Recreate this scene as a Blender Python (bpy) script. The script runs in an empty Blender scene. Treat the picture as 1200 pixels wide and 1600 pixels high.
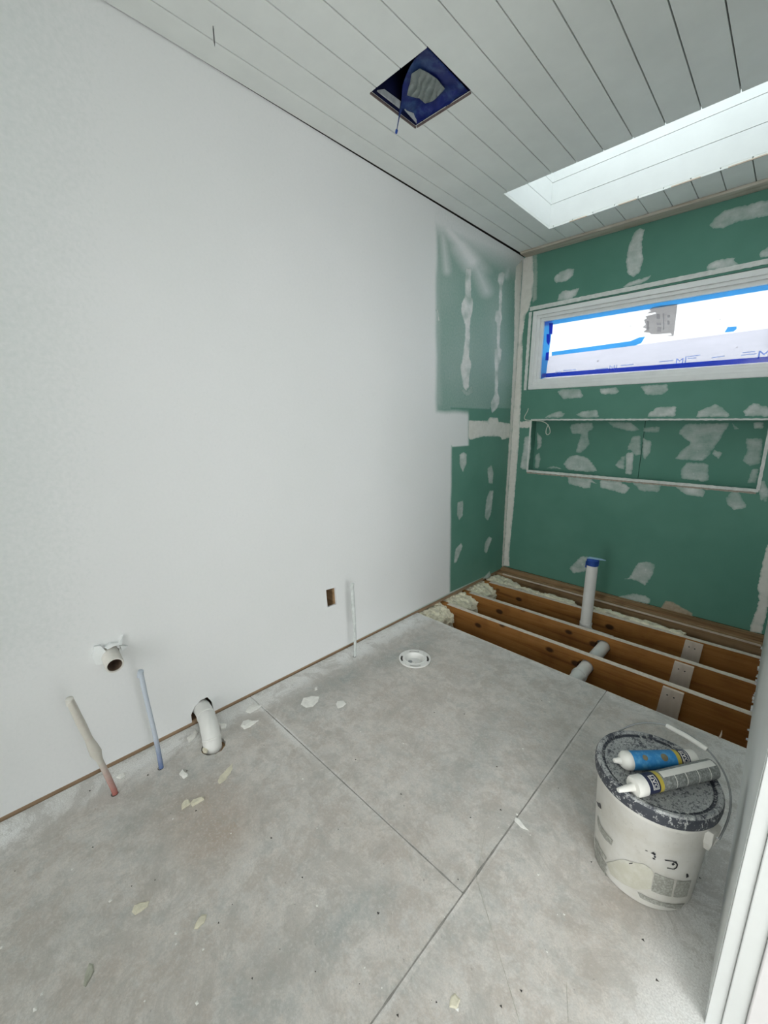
import bpy, bmesh, math, random
from mathutils import Vector, Matrix, noise
from mathutils.geometry import delaunay_2d_cdt
import numpy as np
random.seed(7)
scene = bpy.context.scene
C = scene.collection

# ------------------------------------------------------------------ camera
F_PX, CX, CY = 644.0, 600.0, 800.0
CAM_H = 1.35
PITCH = math.atan2(142.0, F_PX)
YAW = math.radians(44.4)
FW = Vector((-math.sin(YAW)*math.cos(PITCH), math.cos(YAW)*math.cos(PITCH), -math.sin(PITCH)))
RT = Vector((math.cos(YAW), math.sin(YAW), 0.0))
UP = RT.cross(FW)
CAM = Vector((0, 0, CAM_H))
cd = bpy.data.cameras.new('camera')
cd.sensor_fit = 'HORIZONTAL'; cd.sensor_width = 36.0; cd.lens = 36.0*F_PX/1200.0
cd.clip_start = 0.01
cam = bpy.data.objects.new('camera', cd); C.objects.link(cam)
M3 = Matrix((RT, UP, -FW)).transposed()
cam.matrix_world = Matrix.Translation(CAM) @ M3.to_4x4()
scene.camera = cam

# ------------------------------------------------------------------ sky, daylight, exposure
w = bpy.data.worlds.new('overcast_sky'); scene.world = w; w.use_nodes = True
bg = w.node_tree.nodes['Background']
bg.inputs[0].default_value = (0.975, 0.993, 1.0, 1); bg.inputs[1].default_value = 7.0
def area(name, loc, rot, sx, sy, power=0, col=(1, 1, 1), portal=False):
    l = bpy.data.lights.new(name, 'AREA'); l.shape = 'RECTANGLE'; l.size = sx; l.size_y = sy
    l.energy = power; l.color = col
    if portal: l.cycles.is_portal = True
    o = bpy.data.objects.new(name, l); C.objects.link(o); o.location = loc; o.rotation_euler = rot
    return o
area('skylight_portal', (-0.72, 2.735, 3.30), (0, 0, 0), 1.5, 0.75, portal=True)
area('window_portal', (-0.855, 3.62, 1.905), (-math.pi/2, 0, 0), 1.7, 0.7, portal=True)
area('hall_fill_portal', (1.84, -0.78, 1.30), (0, math.pi/2, 0), 2.2, 2.35, portal=True)  # portal for an unseen hall opening added as fill daylight
area('near_fill_portal', (-0.35, -2.56, 1.2), (math.pi/2, 0, 0), 0.8, 2.3, portal=True)  # portal for an added opening behind the viewer, fill daylight only
vs = scene.view_settings
vs.view_transform = 'Standard'; vs.look = 'None'; vs.gamma = 1.0; vs.use_curve_mapping = False
vs.exposure = 0.1

# ------------------------------------------------------------------ room constants
XL, YB, XR, ZC = -1.755, 3.385, 0.055, 2.635
YN = -2.40                      # near wall behind the viewer
NICHE_D = 0.09
def ray(px, py): return FW*F_PX + RT*(px-CX) + UP*(CY-py)
def on(ax, val, px, py):
    d = ray(px, py); return CAM + d*((val-CAM[ax])/d[ax])
def fl(px, py, z=0.0): return on(2, z, px, py)
def lw(px, py, x=XL): return on(0, x, px, py)
def bk(px, py, y=YB): return on(1, y, px, py)
def proj(p):
    v = Vector(p)-CAM; d = v.dot(FW)
    return CX+F_PX*v.dot(RT)/d, CY-F_PX*v.dot(UP)/d

# ------------------------------------------------------------------ materials
class NT:
    def __init__(s, name):
        s.m = bpy.data.materials.new(name); s.m.use_nodes = True
        s.t = s.m.node_tree; s.b = s.t.nodes['Principled BSDF']; s.out = s.t.nodes['Material Output']
        s.tc = s.t.nodes.new('ShaderNodeTexCoord')
    def n(s, typ, **kw):
        nd = s.t.nodes.new(typ)
        for k, v in kw.items(): setattr(nd, k, v)
        return nd
    def l(s, a, b): s.t.links.new(a, b)
    def coord(s, scale=(1, 1, 1)):
        mp = s.n('ShaderNodeMapping'); mp.inputs['Scale'].default_value = scale
        s.l(s.tc.outputs['Object'], mp.inputs['Vector']); return mp.outputs[0]
    def noise(s, scale, detail=4, rough=0.6, co=None, dist=0.0):
        nd = s.n('ShaderNodeTexNoise'); nd.inputs['Scale'].default_value = scale
        nd.inputs['Detail'].default_value = detail; nd.inputs['Roughness'].default_value = rough
        nd.inputs['Distortion'].default_value = dist
        s.l(co if co else s.tc.outputs['Object'], nd.inputs['Vector']); return nd.outputs['Fac']
    def ramp(s, fac, stops):
        r = s.n('ShaderNodeValToRGB'); e = r.color_ramp.elements
        while len(e) < len(stops): e.new(0.5)
        for i, (p, c) in enumerate(stops):
            e[i].position = p; e[i].color = (*c, 1) if len(c) == 3 else c
        s.l(fac, r.inputs[0]); return r.outputs[0]
    def rng(s, fac, a, b, c=0.0, d=1.0):
        r = s.n('ShaderNodeMapRange'); r.inputs[1].default_value = a; r.inputs[2].default_value = b
        r.inputs[3].default_value = c; r.inputs[4].default_value = d
        s.l(fac, r.inputs[0]); return r.outputs[0]
    def mix(s, fac, a, b, mode='MIX'):
        m = s.n('ShaderNodeMix', data_type='RGBA', blend_type=mode)
        for v, i in ((fac, 0), (a, 6), (b, 7)):
            if hasattr(v, 'links'): s.l(v, m.inputs[i])
            elif i == 0: m.inputs[0].default_value = v
            else: m.inputs[i].default_value = (*v, 1)
        return m.outputs[2]
    def math(s, op, a, b=None):
        m = s.n('ShaderNodeMath', operation=op)
        for v, i in ((a, 0), (b, 1)):
            if v is None: continue
            if hasattr(v, 'links'): s.l(v, m.inputs[i])
            else: m.inputs[i].default_value = v
        return m.outputs[0]
    def attr(s, name):
        a = s.n('ShaderNodeAttribute'); a.attribute_name = name; return a.outputs['Fac']
    def col(s, c):
        if hasattr(c, 'links'): s.l(c, s.b.inputs['Base Color'])
        else: s.b.inputs['Base Color'].default_value = (*c, 1)
    def bump(s, h, strength=0.3, dist=0.002):
        b = s.n('ShaderNodeBump'); b.inputs['Strength'].default_value = strength; b.inputs['Distance'].default_value = dist
        s.l(h, b.inputs['Height']); s.l(b.outputs[0], s.b.inputs['Normal'])
    def fin(s, rough=0.6, metal=0.0, spec=0.4):
        s.b.inputs['Roughness'].default_value = rough; s.b.inputs['Metallic'].default_value = metal
        s.b.inputs['Specular IOR Level'].default_value = spec
        return s.m
def simple(name, c, rough=0.6, var=0.12, scale=18, bump=0.0, metal=0.0, spec=0.4, co=(1, 1, 1)):
    k = NT(name); v = k.coord(co); n = k.noise(scale, 5, 0.6, v)
    k.col(k.ramp(n, [(0.3, tuple(x*(1-var) for x in c)), (0.7, tuple(min(1, x*(1+var)) for x in c))]))
    if bump: k.bump(k.noise(scale*6, 3, 0.6, v), bump)
    return k.fin(rough, metal, spec)

WHITE_A, WHITE_B = (0.80, 0.81, 0.80), (0.825, 0.83, 0.825)
GREEN_A, GREEN_B = (0.105, 0.262, 0.20), (0.13, 0.30, 0.232)
COMP_A, COMP_B = (0.64, 0.66, 0.63), (0.78, 0.79, 0.77)
def green_col(k):
    n1 = k.noise(2.2, 3); n2 = k.noise(160, 2)
    g = k.mix(k.rng(n1, 0.35, 0.65), GREEN_A, GREEN_B)
    return k.mix(k.rng(n2, 0.3, 0.7, 0.0, 0.18), g, (0.14, 0.30, 0.24))
def m_left_wall():
    k = NT('painted_drywall')
    wcol = k.mix(k.rng(k.noise(1.3, 3), 0.35, 0.65), WHITE_A, WHITE_B)
    wcol = k.mix(k.rng(k.noise(90, 3), 0.35, 0.75, 0.0, 0.12), wcol, (0.66, 0.69, 0.68))
    p = k.attr('paint'); pn = k.math('ADD', p, k.math('MULTIPLY', k.math('SUBTRACT', k.noise(70, 4), 0.5), 0.22))
    sel = k.rng(pn, 0.02, 0.98)
    k.col(k.mix(sel, green_col(k), wcol))
    k.bump(k.noise(230, 3), 0.12, 0.001)
    return k.fin(0.55, spec=0.3)
def m_green():
    k = NT('green_drywall'); k.col(green_col(k)); k.bump(k.noise(260, 2), 0.08, 0.001); return k.fin(0.75, spec=0.2)
def m_patch(name, a=COMP_A, b=COMP_B, blot=0.40):
    k = NT(name)
    ccol = k.mix(k.rng(k.noise(30, 4), 0.3, 0.7), a, b)
    d = k.math('ADD', k.attr('dens'), k.math('MULTIPLY', k.math('SUBTRACT', k.noise(55, 5, 0.7), 0.5), blot))
    sp = k.coord((18, 18, 90))
    d = k.math('ADD', d, k.math('MULTIPLY', k.math('SUBTRACT', k.noise(1.0, 4, 0.6, sp), 0.5), 0.25))
    k.col(k.mix(k.rng(d, 0.0, 1.0), green_col(k), ccol))
    k.bump(k.noise(120, 4), 0.2, 0.001)
    return k.fin(0.7, spec=0.25)
def m_floor():
    k = NT('dusty_subfloor')
    n1 = k.noise(3.2, 6, 0.65); n2 = k.noise(22, 6, 0.7); n3 = k.noise(240, 3, 0.6)
    c = k.ramp(n1, [(0.30, (0.545, 0.50, 0.45)), (0.5, (0.655, 0.61, 0.555)), (0.72, (0.70, 0.665, 0.615))])
    c = k.mix(k.rng(n2, 0.42, 0.68, 0, 0.75), c, (0.50, 0.495, 0.465))
    c = k.mix(k.rng(k.noise(9, 6, 0.75), 0.48, 0.58, 0, 0.7), c, (0.47, 0.42, 0.365))
    c = k.mix(k.rng(k.noise(13, 6, 0.75, k.coord((1, 1, 5))), 0.53, 0.62, 0, 0.6), c, (0.43, 0.435, 0.405))
    c = k.mix(k.rng(k.noise(34, 5, 0.7), 0.52, 0.75, 0, 0.75), c, (0.66, 0.65, 0.62))
    dk = k.math('MULTIPLY', k.attr('dark'), k.rng(n2, 0.28, 0.62, 0.35, 1.0))
    c = k.mix(dk, c, (0.30, 0.335, 0.32))
    br = k.math('MULTIPLY', k.attr('brown'), k.rng(n2, 0.3, 0.6, 0.4, 1.0))
    c = k.mix(br, c, (0.44, 0.345, 0.265))
    wp = k.math('MULTIPLY', k.attr('white'), k.rng(k.noise(14, 5, 0.7), 0.30, 0.55, 0.68, 1.0))
    c = k.mix(wp, c, (0.90, 0.905, 0.885))
    c = k.mix(k.rng(n3, 0.38, 0.70, 0, 0.5), c, (0.38, 0.365, 0.34))
    c = k.mix(k.rng(k.noise(120, 4, 0.7), 0.52, 0.66, 0, 0.40), c, (0.72, 0.70, 0.66))
    c = k.mix(k.rng(k.noise(5.5, 7, 0.8, None, 0.8), 0.50, 0.57, 0, 0.45), c, (0.41, 0.385, 0.345))
    sp = k.noise(75, 2, 0.5)
    c = k.mix(k.rng(sp, 0.73, 0.77, 0, 0.4), c, (0.17, 0.16, 0.15))
    sp2 = k.noise(58, 2, 0.5)
    c = k.mix(k.rng(sp2, 0.74, 0.78, 0, 0.4), c, (0.64, 0.63, 0.59))
    k.col(c)
    k.bump(k.math('ADD', n2, k.math('MULTIPLY', n3, 0.4)), 0.35, 0.002)
    return k.fin(0.85, spec=0.25)
def m_wood(name, a, b, dark, co=(1.2, 30, 30), knots=0.0, rough=0.75):
    k = NT(name); v = k.coord(co); n = k.noise(1.0, 6, 0.62, v, 0.6)
    c = k.ramp(n, [(0.25, dark), (0.45, a), (0.7, b)])
    c = k.mix(k.rng(k.noise(4.5, 3), 0.5, 0.75, 0, 0.5), c, dark)
    if knots:
        vo = k.n('ShaderNodeTexVoronoi'); vo.inputs['Scale'].default_value = 1.0; k.l(k.coord((4.5, 6, 7)), vo.inputs['Vector'])
        c = k.mix(k.rng(vo.outputs['Distance'], 0.10, 0.16, knots, 0.0), c, (0.045, 0.02, 0.008))
    k.col(c); k.bump(n, 0.25, 0.002); return k.fin(rough, spec=0.25)
def m_lid(name, base, dens, streak):
    k = NT(name); n = k.noise(26, 6, 0.75); n2 = k.noise(70, 5, 0.7, k.coord((1, 2.4, 1)))
    c = k.mix(k.rng(n, dens, dens+0.10, 0, 0.85), base, (0.42, 0.43, 0.42))
    c = k.mix(k.rng(n2, 0.55, 0.62, 0, 0.9), c, (0.56, 0.57, 0.55))
    c = k.mix(k.rng(k.noise(110, 3, 0.6, k.coord((2, 1, 1))), streak, streak+0.07, 0, 0.75), c, (0.05, 0.055, 0.065))
    k.col(c); k.bump(n2, 0.3, 0.002); return k.fin(0.5, spec=0.35)
def m_pail():
    k = NT('pail_plastic'); n = k.noise(9, 5, 0.7); n2 = k.noise(60, 4, 0.7)
    c = k.mix(k.rng(n, 0.40, 0.68), (0.66, 0.65, 0.61), (0.58, 0.56, 0.50))
    c = k.mix(k.rng(n2, 0.6, 0.75, 0, 0.6), c, (0.42, 0.41, 0.37))
    k.col(c); return k.fin(0.5, spec=0.35)
def m_tubes(name, c, c2, a=0.45, b=0.6, sc=60):
    k = NT(name); n = k.noise(sc, 4, 0.7); k.col(k.mix(k.rng(n, a, b, 0, 0.85), c, c2)); return k.fin(0.5, spec=0.35)
def m_grad(name, low, high, z0, z1):
    k = NT(name); sx = k.n('ShaderNodeSeparateXYZ'); k.l(k.tc.outputs['Object'], sx.inputs[0])
    n = k.noise(60, 4, 0.7)
    f = k.math('ADD', k.rng(sx.outputs[2], z0, z1), k.math('MULTIPLY', k.math('SUBTRACT', n, 0.5), 0.5))
    k.col(k.mix(k.rng(f, 0.0, 1.0), low, high)); return k.fin(0.55)
def m_film(name, c, opaque=0.15, gloss=0.06):
    # thin plastic / frosted sheet: passes scattered daylight, a little see-through and shiny
    k = NT(name); t = k.t; t.nodes.remove(k.b)
    tr = k.n('ShaderNodeBsdfTranslucent'); n = k.noise(9, 4, 0.6, k.coord((0.7, 1, 4)))
    cc = k.ramp(n, [(0.3, tuple(x*0.93 for x in c)), (0.7, c)]); k.l(cc, tr.inputs[0])
    df = k.n('ShaderNodeBsdfDiffuse'); df.inputs[0].default_value = (0.7, 0.7, 0.72, 1)
    gl = k.n('ShaderNodeBsdfGlossy'); gl.inputs[1].default_value = 0.15
    m1 = k.n('ShaderNodeMixShader'); m1.inputs[0].default_value = opaque
    k.l(tr.outputs[0], m1.inputs[1]); k.l(df.outputs[0], m1.inputs[2])
    m2 = k.n('ShaderNodeMixShader'); m2.inputs[0].default_value = gloss
    k.l(m1.outputs[0], m2.inputs[1]); k.l(gl.outputs[0], m2.inputs[2]); k.l(m2.outputs[0], k.out.inputs[0])
    return k.m
def m_glass(name='clear_glass', tint=(0.93, 0.95, 0.95)):
    k = NT(name); k.t.nodes.remove(k.b)
    a = k.n('ShaderNodeBsdfTransparent'); a.inputs[0].default_value = (*tint, 1)
    g = k.n('ShaderNodeBsdfGlossy'); g.inputs[1].default_value = 0.02
    m = k.n('ShaderNodeMixShader'); m.inputs[0].default_value = 0.06
    k.l(a.outputs[0], m.inputs[1]); k.l(g.outputs[0], m.inputs[2]); k.l(m.outputs[0], k.out.inputs[0]); return k.m

MT = dict(
 lwall=m_left_wall(), green=m_green(), patch=m_patch('joint_compound'), tan=m_patch('torn_paper', (0.36, 0.29, 0.20), (0.50, 0.43, 0.33)),
 tapec=m_patch('taped_joint', (0.70, 0.69, 0.63), (0.78, 0.77, 0.715), 0.12),
 white=simple('white_painted_wall', (0.81, 0.83, 0.82), 0.5, 0.03, 3, 0.05),
 board=simple('painted_ceiling_board', (0.79, 0.815, 0.785), 0.5, 0.04, 5, 0.05),
 shaft=simple('painted_shaft_board', (0.79, 0.815, 0.805), 0.5, 0.03, 5),
 trimw=simple('white_trim_paint', (0.57, 0.585, 0.57), 0.4, 0.03, 6),
 pinkw=simple('lamp_warmed_white_paint', (0.61, 0.595, 0.59), 0.5, 0.02, 6),  # warm tint puts hall lamp light into the board colour
 dark=simple('dark_cavity_wood', (0.035, 0.028, 0.022), 0.9, 0.3, 10),
 floor=m_floor(),
 joist=m_wood('old_joist_wood', (0.36, 0.155, 0.038), (0.46, 0.215, 0.065), (0.16, 0.06, 0.016), knots=0.9),
 plank=m_wood('rough_plate_wood', (0.29, 0.18, 0.09), (0.42, 0.28, 0.16), (0.10, 0.055, 0.026)),
 plate=m_wood('bottom_plate_wood', (0.30, 0.20, 0.12), (0.44, 0.31, 0.20), (0.12, 0.07, 0.035), co=(30, 1.2, 30)),
 pale=m_wood('pale_new_wood', (0.68, 0.58, 0.48), (0.74, 0.65, 0.55), (0.58, 0.48, 0.39), co=(22, 1.5, 8)),
 trimwood=m_wood('weathered_trim_wood', (0.52, 0.47, 0.40), (0.64, 0.60, 0.52), (0.34, 0.27, 0.20), co=(3, 40, 40)),
 tanedge=simple('raw_cut_wood_edge', (0.62, 0.52, 0.42), 0.8, 0.12, 20),
 residue=simple('whitish_glue_residue', (0.74, 0.67, 0.57), 0.8, 0.15, 40, 0.2),
 foam=simple('yellowed_spray_foam', (0.82, 0.77, 0.60), 0.8, 0.24, 26, 0.8),
 dirt=simple('crawlspace_dirt', (0.07, 0.05, 0.035), 0.95, 0.3, 9, 0.5),
 pvc=simple('white_pvc', (0.76, 0.755, 0.72), 0.35, 0.04, 12),
 pvcd=simple('dusty_pvc', (0.70, 0.675, 0.62), 0.5, 0.07, 30),
 tape=simple('blue_masking_tape', (0.012, 0.06, 0.30), 0.6, 0.15, 40),
 bluefilm=m_tubes('blue_plastic_film', (0.004, 0.013, 0.13), (0.09, 0.19, 0.33), 0.50, 0.85, 8),
 navyliner=simple('dark_blue_liner', (0.004, 0.008, 0.055), 0.7, 0.3, 12), scrap=simple('pale_plastic_scrap', (0.42, 0.45, 0.47), 0.5, 0.2, 30),
 greyp=m_tubes('dried_plaster_skin', (0.17, 0.20, 0.19), (0.28, 0.31, 0.30), 0.4, 0.7, 14),
 vinyl=simple('white_window_vinyl', (0.87, 0.88, 0.865), 0.35, 0.03, 14),
 bead=simple('plastered_corner_bead', (0.72, 0.735, 0.70), 0.6, 0.12, 30, 0.1),
 beadraw=simple('raw_plaster_edge', (0.40, 0.35, 0.29), 0.8, 0.25, 60, 0.3),
 glass=m_glass(), skyglass=m_glass('dimming_skylight_glass', (0.61, 0.63, 0.635)),  # skylight tint is there to cut the daylight in the shaft
 film_top=m_film('bright_window_film', (0.30, 0.30, 0.305)),
 film_low=m_film('milky_window_film', (0.178, 0.176, 0.202)),
 taped=m_film('blue_tape_daylit', (0.03, 0.34, 0.80), 0.1),
 taped2=m_film('blue_tape_overlap', (0.0, 0.04, 0.55), 0.02),
 label_t=m_film('grey_sticker_paper', (0.34, 0.325, 0.325), 0.05),
 label_d=m_film('dark_sticker_print', (0.72, 0.72, 0.75), 0.02),
 print_b=m_film('pale_blue_print', (0.34, 0.46, 0.88), 0.0, 0.0),
 print_b2=m_film('faint_blue_print', (0.50, 0.60, 0.85), 0.0, 0.0),
 pail=m_pail(), lid=m_lid('splattered_lid', (0.07, 0.075, 0.09), 0.37, 0.54), lidrim=m_lid('splattered_lid_rim', (0.05, 0.055, 0.07), 0.42, 0.58), lidskirt=m_lid('dark_lid_skirt', (0.045, 0.05, 0.062), 0.66, 0.6),
 steel=simple('galvanised_wire', (0.30, 0.31, 0.31), 0.4, 0.1, 30, metal=0.7),
 print_g=m_tubes('faded_grey_print', (0.27, 0.27, 0.235), (0.46, 0.46, 0.42), 0.45, 0.62, 160),
 print_y=m_tubes('yellowed_label_stain', (0.50, 0.485, 0.40), (0.60, 0.59, 0.53), 0.4, 0.7, 30),
 black=simple('black_print', (0.018, 0.018, 0.022), 0.5, 0.2, 40),
 yellow=simple('yellow_print', (0.50, 0.40, 0.06), 0.5, 0.1, 40),
 tubeblue=m_tubes('blue_cartridge_label', (0.03, 0.21, 0.48), (0.12, 0.38, 0.62), 0.5, 0.72, 50),
 tubegrey=m_tubes('grey_cartridge_label', (0.17, 0.18, 0.17), (0.36, 0.375, 0.36), 0.42, 0.62, 150),
 tubewhite=simple('white_cartridge_plastic', (0.74, 0.73, 0.68), 0.45, 0.05, 30),
 navy=simple('navy_print', (0.015, 0.02, 0.055), 0.5, 0.1, 40),
 bronze=simple('bronze_print', (0.17, 0.15, 0.09), 0.5, 0.2, 60),
 redpex=m_grad('splashed_red_tube', (0.42, 0.13, 0.11), (0.60, 0.575, 0.51), 0.0, 0.17),
 bluepex=m_grad('splashed_blue_tube', (0.11, 0.17, 0.35), (0.52, 0.57, 0.63), 0.0, 0.16),
 whitepex=simple('splashed_white_tube', (0.58, 0.61, 0.59), 0.5, 0.15, 40),
 chip=simple('dried_compound_chip', (0.80, 0.79, 0.74), 0.8, 0.1, 40, 0.3),
 chipy=simple('yellowish_compound_chip', (0.68, 0.64, 0.50), 0.8, 0.1, 40, 0.3),
 smear=simple('grey_green_smear', (0.38, 0.38, 0.31), 0.8, 0.2, 40, 0.3),
 pipein=simple('brown_pipe_scale', (0.17, 0.115, 0.08), 0.8, 0.2, 40),
 cable=simple('white_cable_sheath', (0.66, 0.66, 0.58), 0.5, 0.05, 40),
 seamd=simple('dirty_seam_filler', (0.27, 0.26, 0.235), 0.9, 0.25, 40, 0.3),
 speck_shade=simple('dark_debris_and_shade', (0.06, 0.055, 0.05), 0.9, 0.3, 60),
)

# ------------------------------------------------------------------ mesh helpers
class MB:
    def __init__(s): s.v = []; s.f = []
    def add(s, vs, fs):
        o = len(s.v); s.v += [tuple(p) for p in vs]; s.f += [tuple(i+o for i in f) for f in fs]; return s
    def box(s, x0, x1, y0, y1, z0, z1):
        return s.add([(x, y, z) for z in (z0, z1) for y in (y0, y1) for x in (x0, x1)],
                     [(0, 2, 3, 1), (4, 5, 7, 6), (0, 1, 5, 4), (2, 6, 7, 3), (0, 4, 6, 2), (1, 3, 7, 5)])
    def prism(s, poly, z0, z1):
        n = len(poly)
        return s.add([(x, y, z0) for x, y in poly]+[(x, y, z1) for x, y in poly],
                     [tuple(range(n))[::-1], tuple(range(n, 2*n))]+[(i, (i+1) % n, n+(i+1) % n, n+i) for i in range(n)])
    def lathe(s, prof, c=(0, 0, 0), n=40, axis=None):
        # prof: (r, h) from one end to the other; axis: direction of h
        ax = Vector(axis).normalized() if axis else Vector((0, 0, 1))
        q = Vector((0, 0, 1)).rotation_difference(ax) if axis else None
        vs = []; fs = []
        for r, h in prof:
            for i in range(n):
                a = 2*math.pi*i/n; p = Vector((r*math.cos(a), r*math.sin(a), h))
                if q: p = q @ p
                vs.append(p+Vector(c))
        for j in range(len(prof)-1):
            for i in range(n):
                fs.append((j*n+i, j*n+(i+1) % n, (j+1)*n+(i+1) % n, (j+1)*n+i))
        return s.add(vs, fs)
    def tube(s, pts, r, n=12, caps=True):
        pts = [Vector(p) for p in pts]; rs = r if isinstance(r, (list, tuple)) else [r]*len(pts)
        vs = []; fs = []; u = None
        for i, p in enumerate(pts):
            t = (pts[min(i+1, len(pts)-1)]-pts[max(i-1, 0)]).normalized()
            if u is None: u = t.orthogonal().normalized()
            u = (u-t*u.dot(t)).normalized(); wv = t.cross(u)
            for k in range(n):
                a = 2*math.pi*k/n; vs.append(p+(u*math.cos(a)+wv*math.sin(a))*rs[i])
        for j in range(len(pts)-1):
            for k in range(n): fs.append((j*n+k, j*n+(k+1) % n, (j+1)*n+(k+1) % n, (j+1)*n+k))
        if caps: fs += [tuple(range(n))[::-1], tuple((len(pts)-1)*n+k for k in range(n))]
        return s.add(vs, fs)
    def build(s, name, mat, parent=None, smooth=False, bevel=0.0, attrs=None, recalc=True):
        off = parent.location if parent is not None else Vector((0, 0, 0))
        if parent is not None and parent.parent is not None: off = parent.location+parent.parent.location
        me = bpy.data.meshes.new(name)
        me.from_pydata([(p[0]-off[0], p[1]-off[1], p[2]-off[2]) for p in s.v], [], s.f)
        if recalc:
            bm = bmesh.new(); bm.from_mesh(me); bmesh.ops.recalc_face_normals(bm, faces=bm.faces)
            bm.to_mesh(me); bm.free()
        for k, vals in (attrs or {}).items():
            a = me.attributes.new(k, 'FLOAT', 'POINT'); a.data.foreach_set('value', np.array(vals, dtype=np.float32))
        if smooth: me.polygons.foreach_set('use_smooth', [True]*len(me.polygons))
        me.materials.append(MT[mat] if isinstance(mat, str) else mat); me.update()
        o = bpy.data.objects.new(name, me); C.objects.link(o)
        if parent is not None: o.parent = parent
        if bevel:
            b = o.modifiers.new('bevel', 'BEVEL'); b.width = bevel; b.segments = 2; b.limit_method = 'ANGLE'
        if smooth and hasattr(me, 'set_sharp_from_angle'): me.set_sharp_from_angle(angle=math.radians(42))
        return o
def thing(name, label, cat, loc=(0, 0, 0), group=None):
    o = bpy.data.objects.new(name, None); C.objects.link(o); o.location = loc; o.empty_display_size = 0.05
    return tag(o, label, cat, group)
def tag(o, label, cat=None, group=None, kind=None):
    o['label'] = label
    if cat: o['category'] = cat
    if group: o['group'] = group
    if kind: o['kind'] = kind
    return o
def struct(o, label=None):
    o['kind'] = 'structure'
    if label: o['label'] = label
    return o
def inside(p, poly):
    x, y = p; r = False; j = len(poly)-1
    for i in range(len(poly)):
        xi, yi = poly[i]; xj, yj = poly[j]
        if (yi > y) != (yj > y) and x < (xj-xi)*(y-yi)/(yj-yi)+xi: r = not r
        j = i
    return r
def circle(cx, cy, r, n=28, jag=0.0):
    return [(cx+r*(1+random.uniform(-jag, jag))*math.cos(2*math.pi*i/n), cy+r*(1+random.uniform(-jag, jag))*math.sin(2*math.pi*i/n)) for i in range(n)]
def cdt(loops, extra, holes):
    pts = []; edges = []
    for lp in loops:
        o = len(pts); pts += [Vector(p) for p in lp]; edges += [(o+i, o+(i+1) % len(lp)) for i in range(len(lp))]
    pts += [Vector(p) for p in extra]
    vs, _, fs, *_r = delaunay_2d_cdt(pts, edges, [], 1, 1e-6)
    out = []
    for f in fs:
        c = sum((vs[i] for i in f), Vector((0, 0)))/len(f)
        if inside(c, loops[0]) and not any(inside(c, h) for h in holes): out.append(tuple(f))
    return [tuple(v) for v in vs], out
def sheet(outline, holes, to3, thick, extra=()):
    """flat panel with holes; to3(u, v, d) gives the point at depth d behind the face"""
    vs, fs = cdt([outline]+list(holes), [e for e in extra if inside(e, outline) and not any(inside(e, h) for h in holes)], holes)
    mb = MB(); n = len(vs)
    mb.add([to3(u, v, 0) for u, v in vs]+[to3(u, v, thick) for u, v in vs], [])
    cnt = {}
    for f in fs:
        for i in range(len(f)):
            e = (f[i], f[(i+1) % len(f)]); cnt[tuple(sorted(e))] = cnt.get(tuple(sorted(e)), 0)+1
    mb.f += fs+[tuple(i+n for i in f[::-1]) for f in fs]
    for f in fs:
        for i in range(len(f)):
            a, b = f[i], f[(i+1) % len(f)]
            if cnt[tuple(sorted((a, b)))] == 1: mb.f.append((b, a, a+n, b+n))
    return mb, vs
def rect(u0, u1, v0, v1): return [(u0, v0), (u1, v0), (u1, v1), (u0, v1)]
def densify(poly, step):
    out = []
    for i in range(len(poly)):
        a = Vector(poly[i]); b = Vector(poly[(i+1) % len(poly)]); n = max(1, int((b-a).length/step))
        out += [tuple(a.lerp(b, k/n)) for k in range(n)]
    return out
def ragged(poly, step=0.006, amp=0.003, seed=0):
    d = densify(poly, step); out = []
    for u, v in d:
        out.append((u+amp*noise.noise((u*70, v*70, seed))+0.5*amp*noise.noise((u*210, v*210, seed+9)),
                    v+amp*noise.noise((u*70+50, v*70, seed))+0.5*amp*noise.noise((u*210+50, v*210, seed+9))))
    return out
PATCHES = 0
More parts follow.
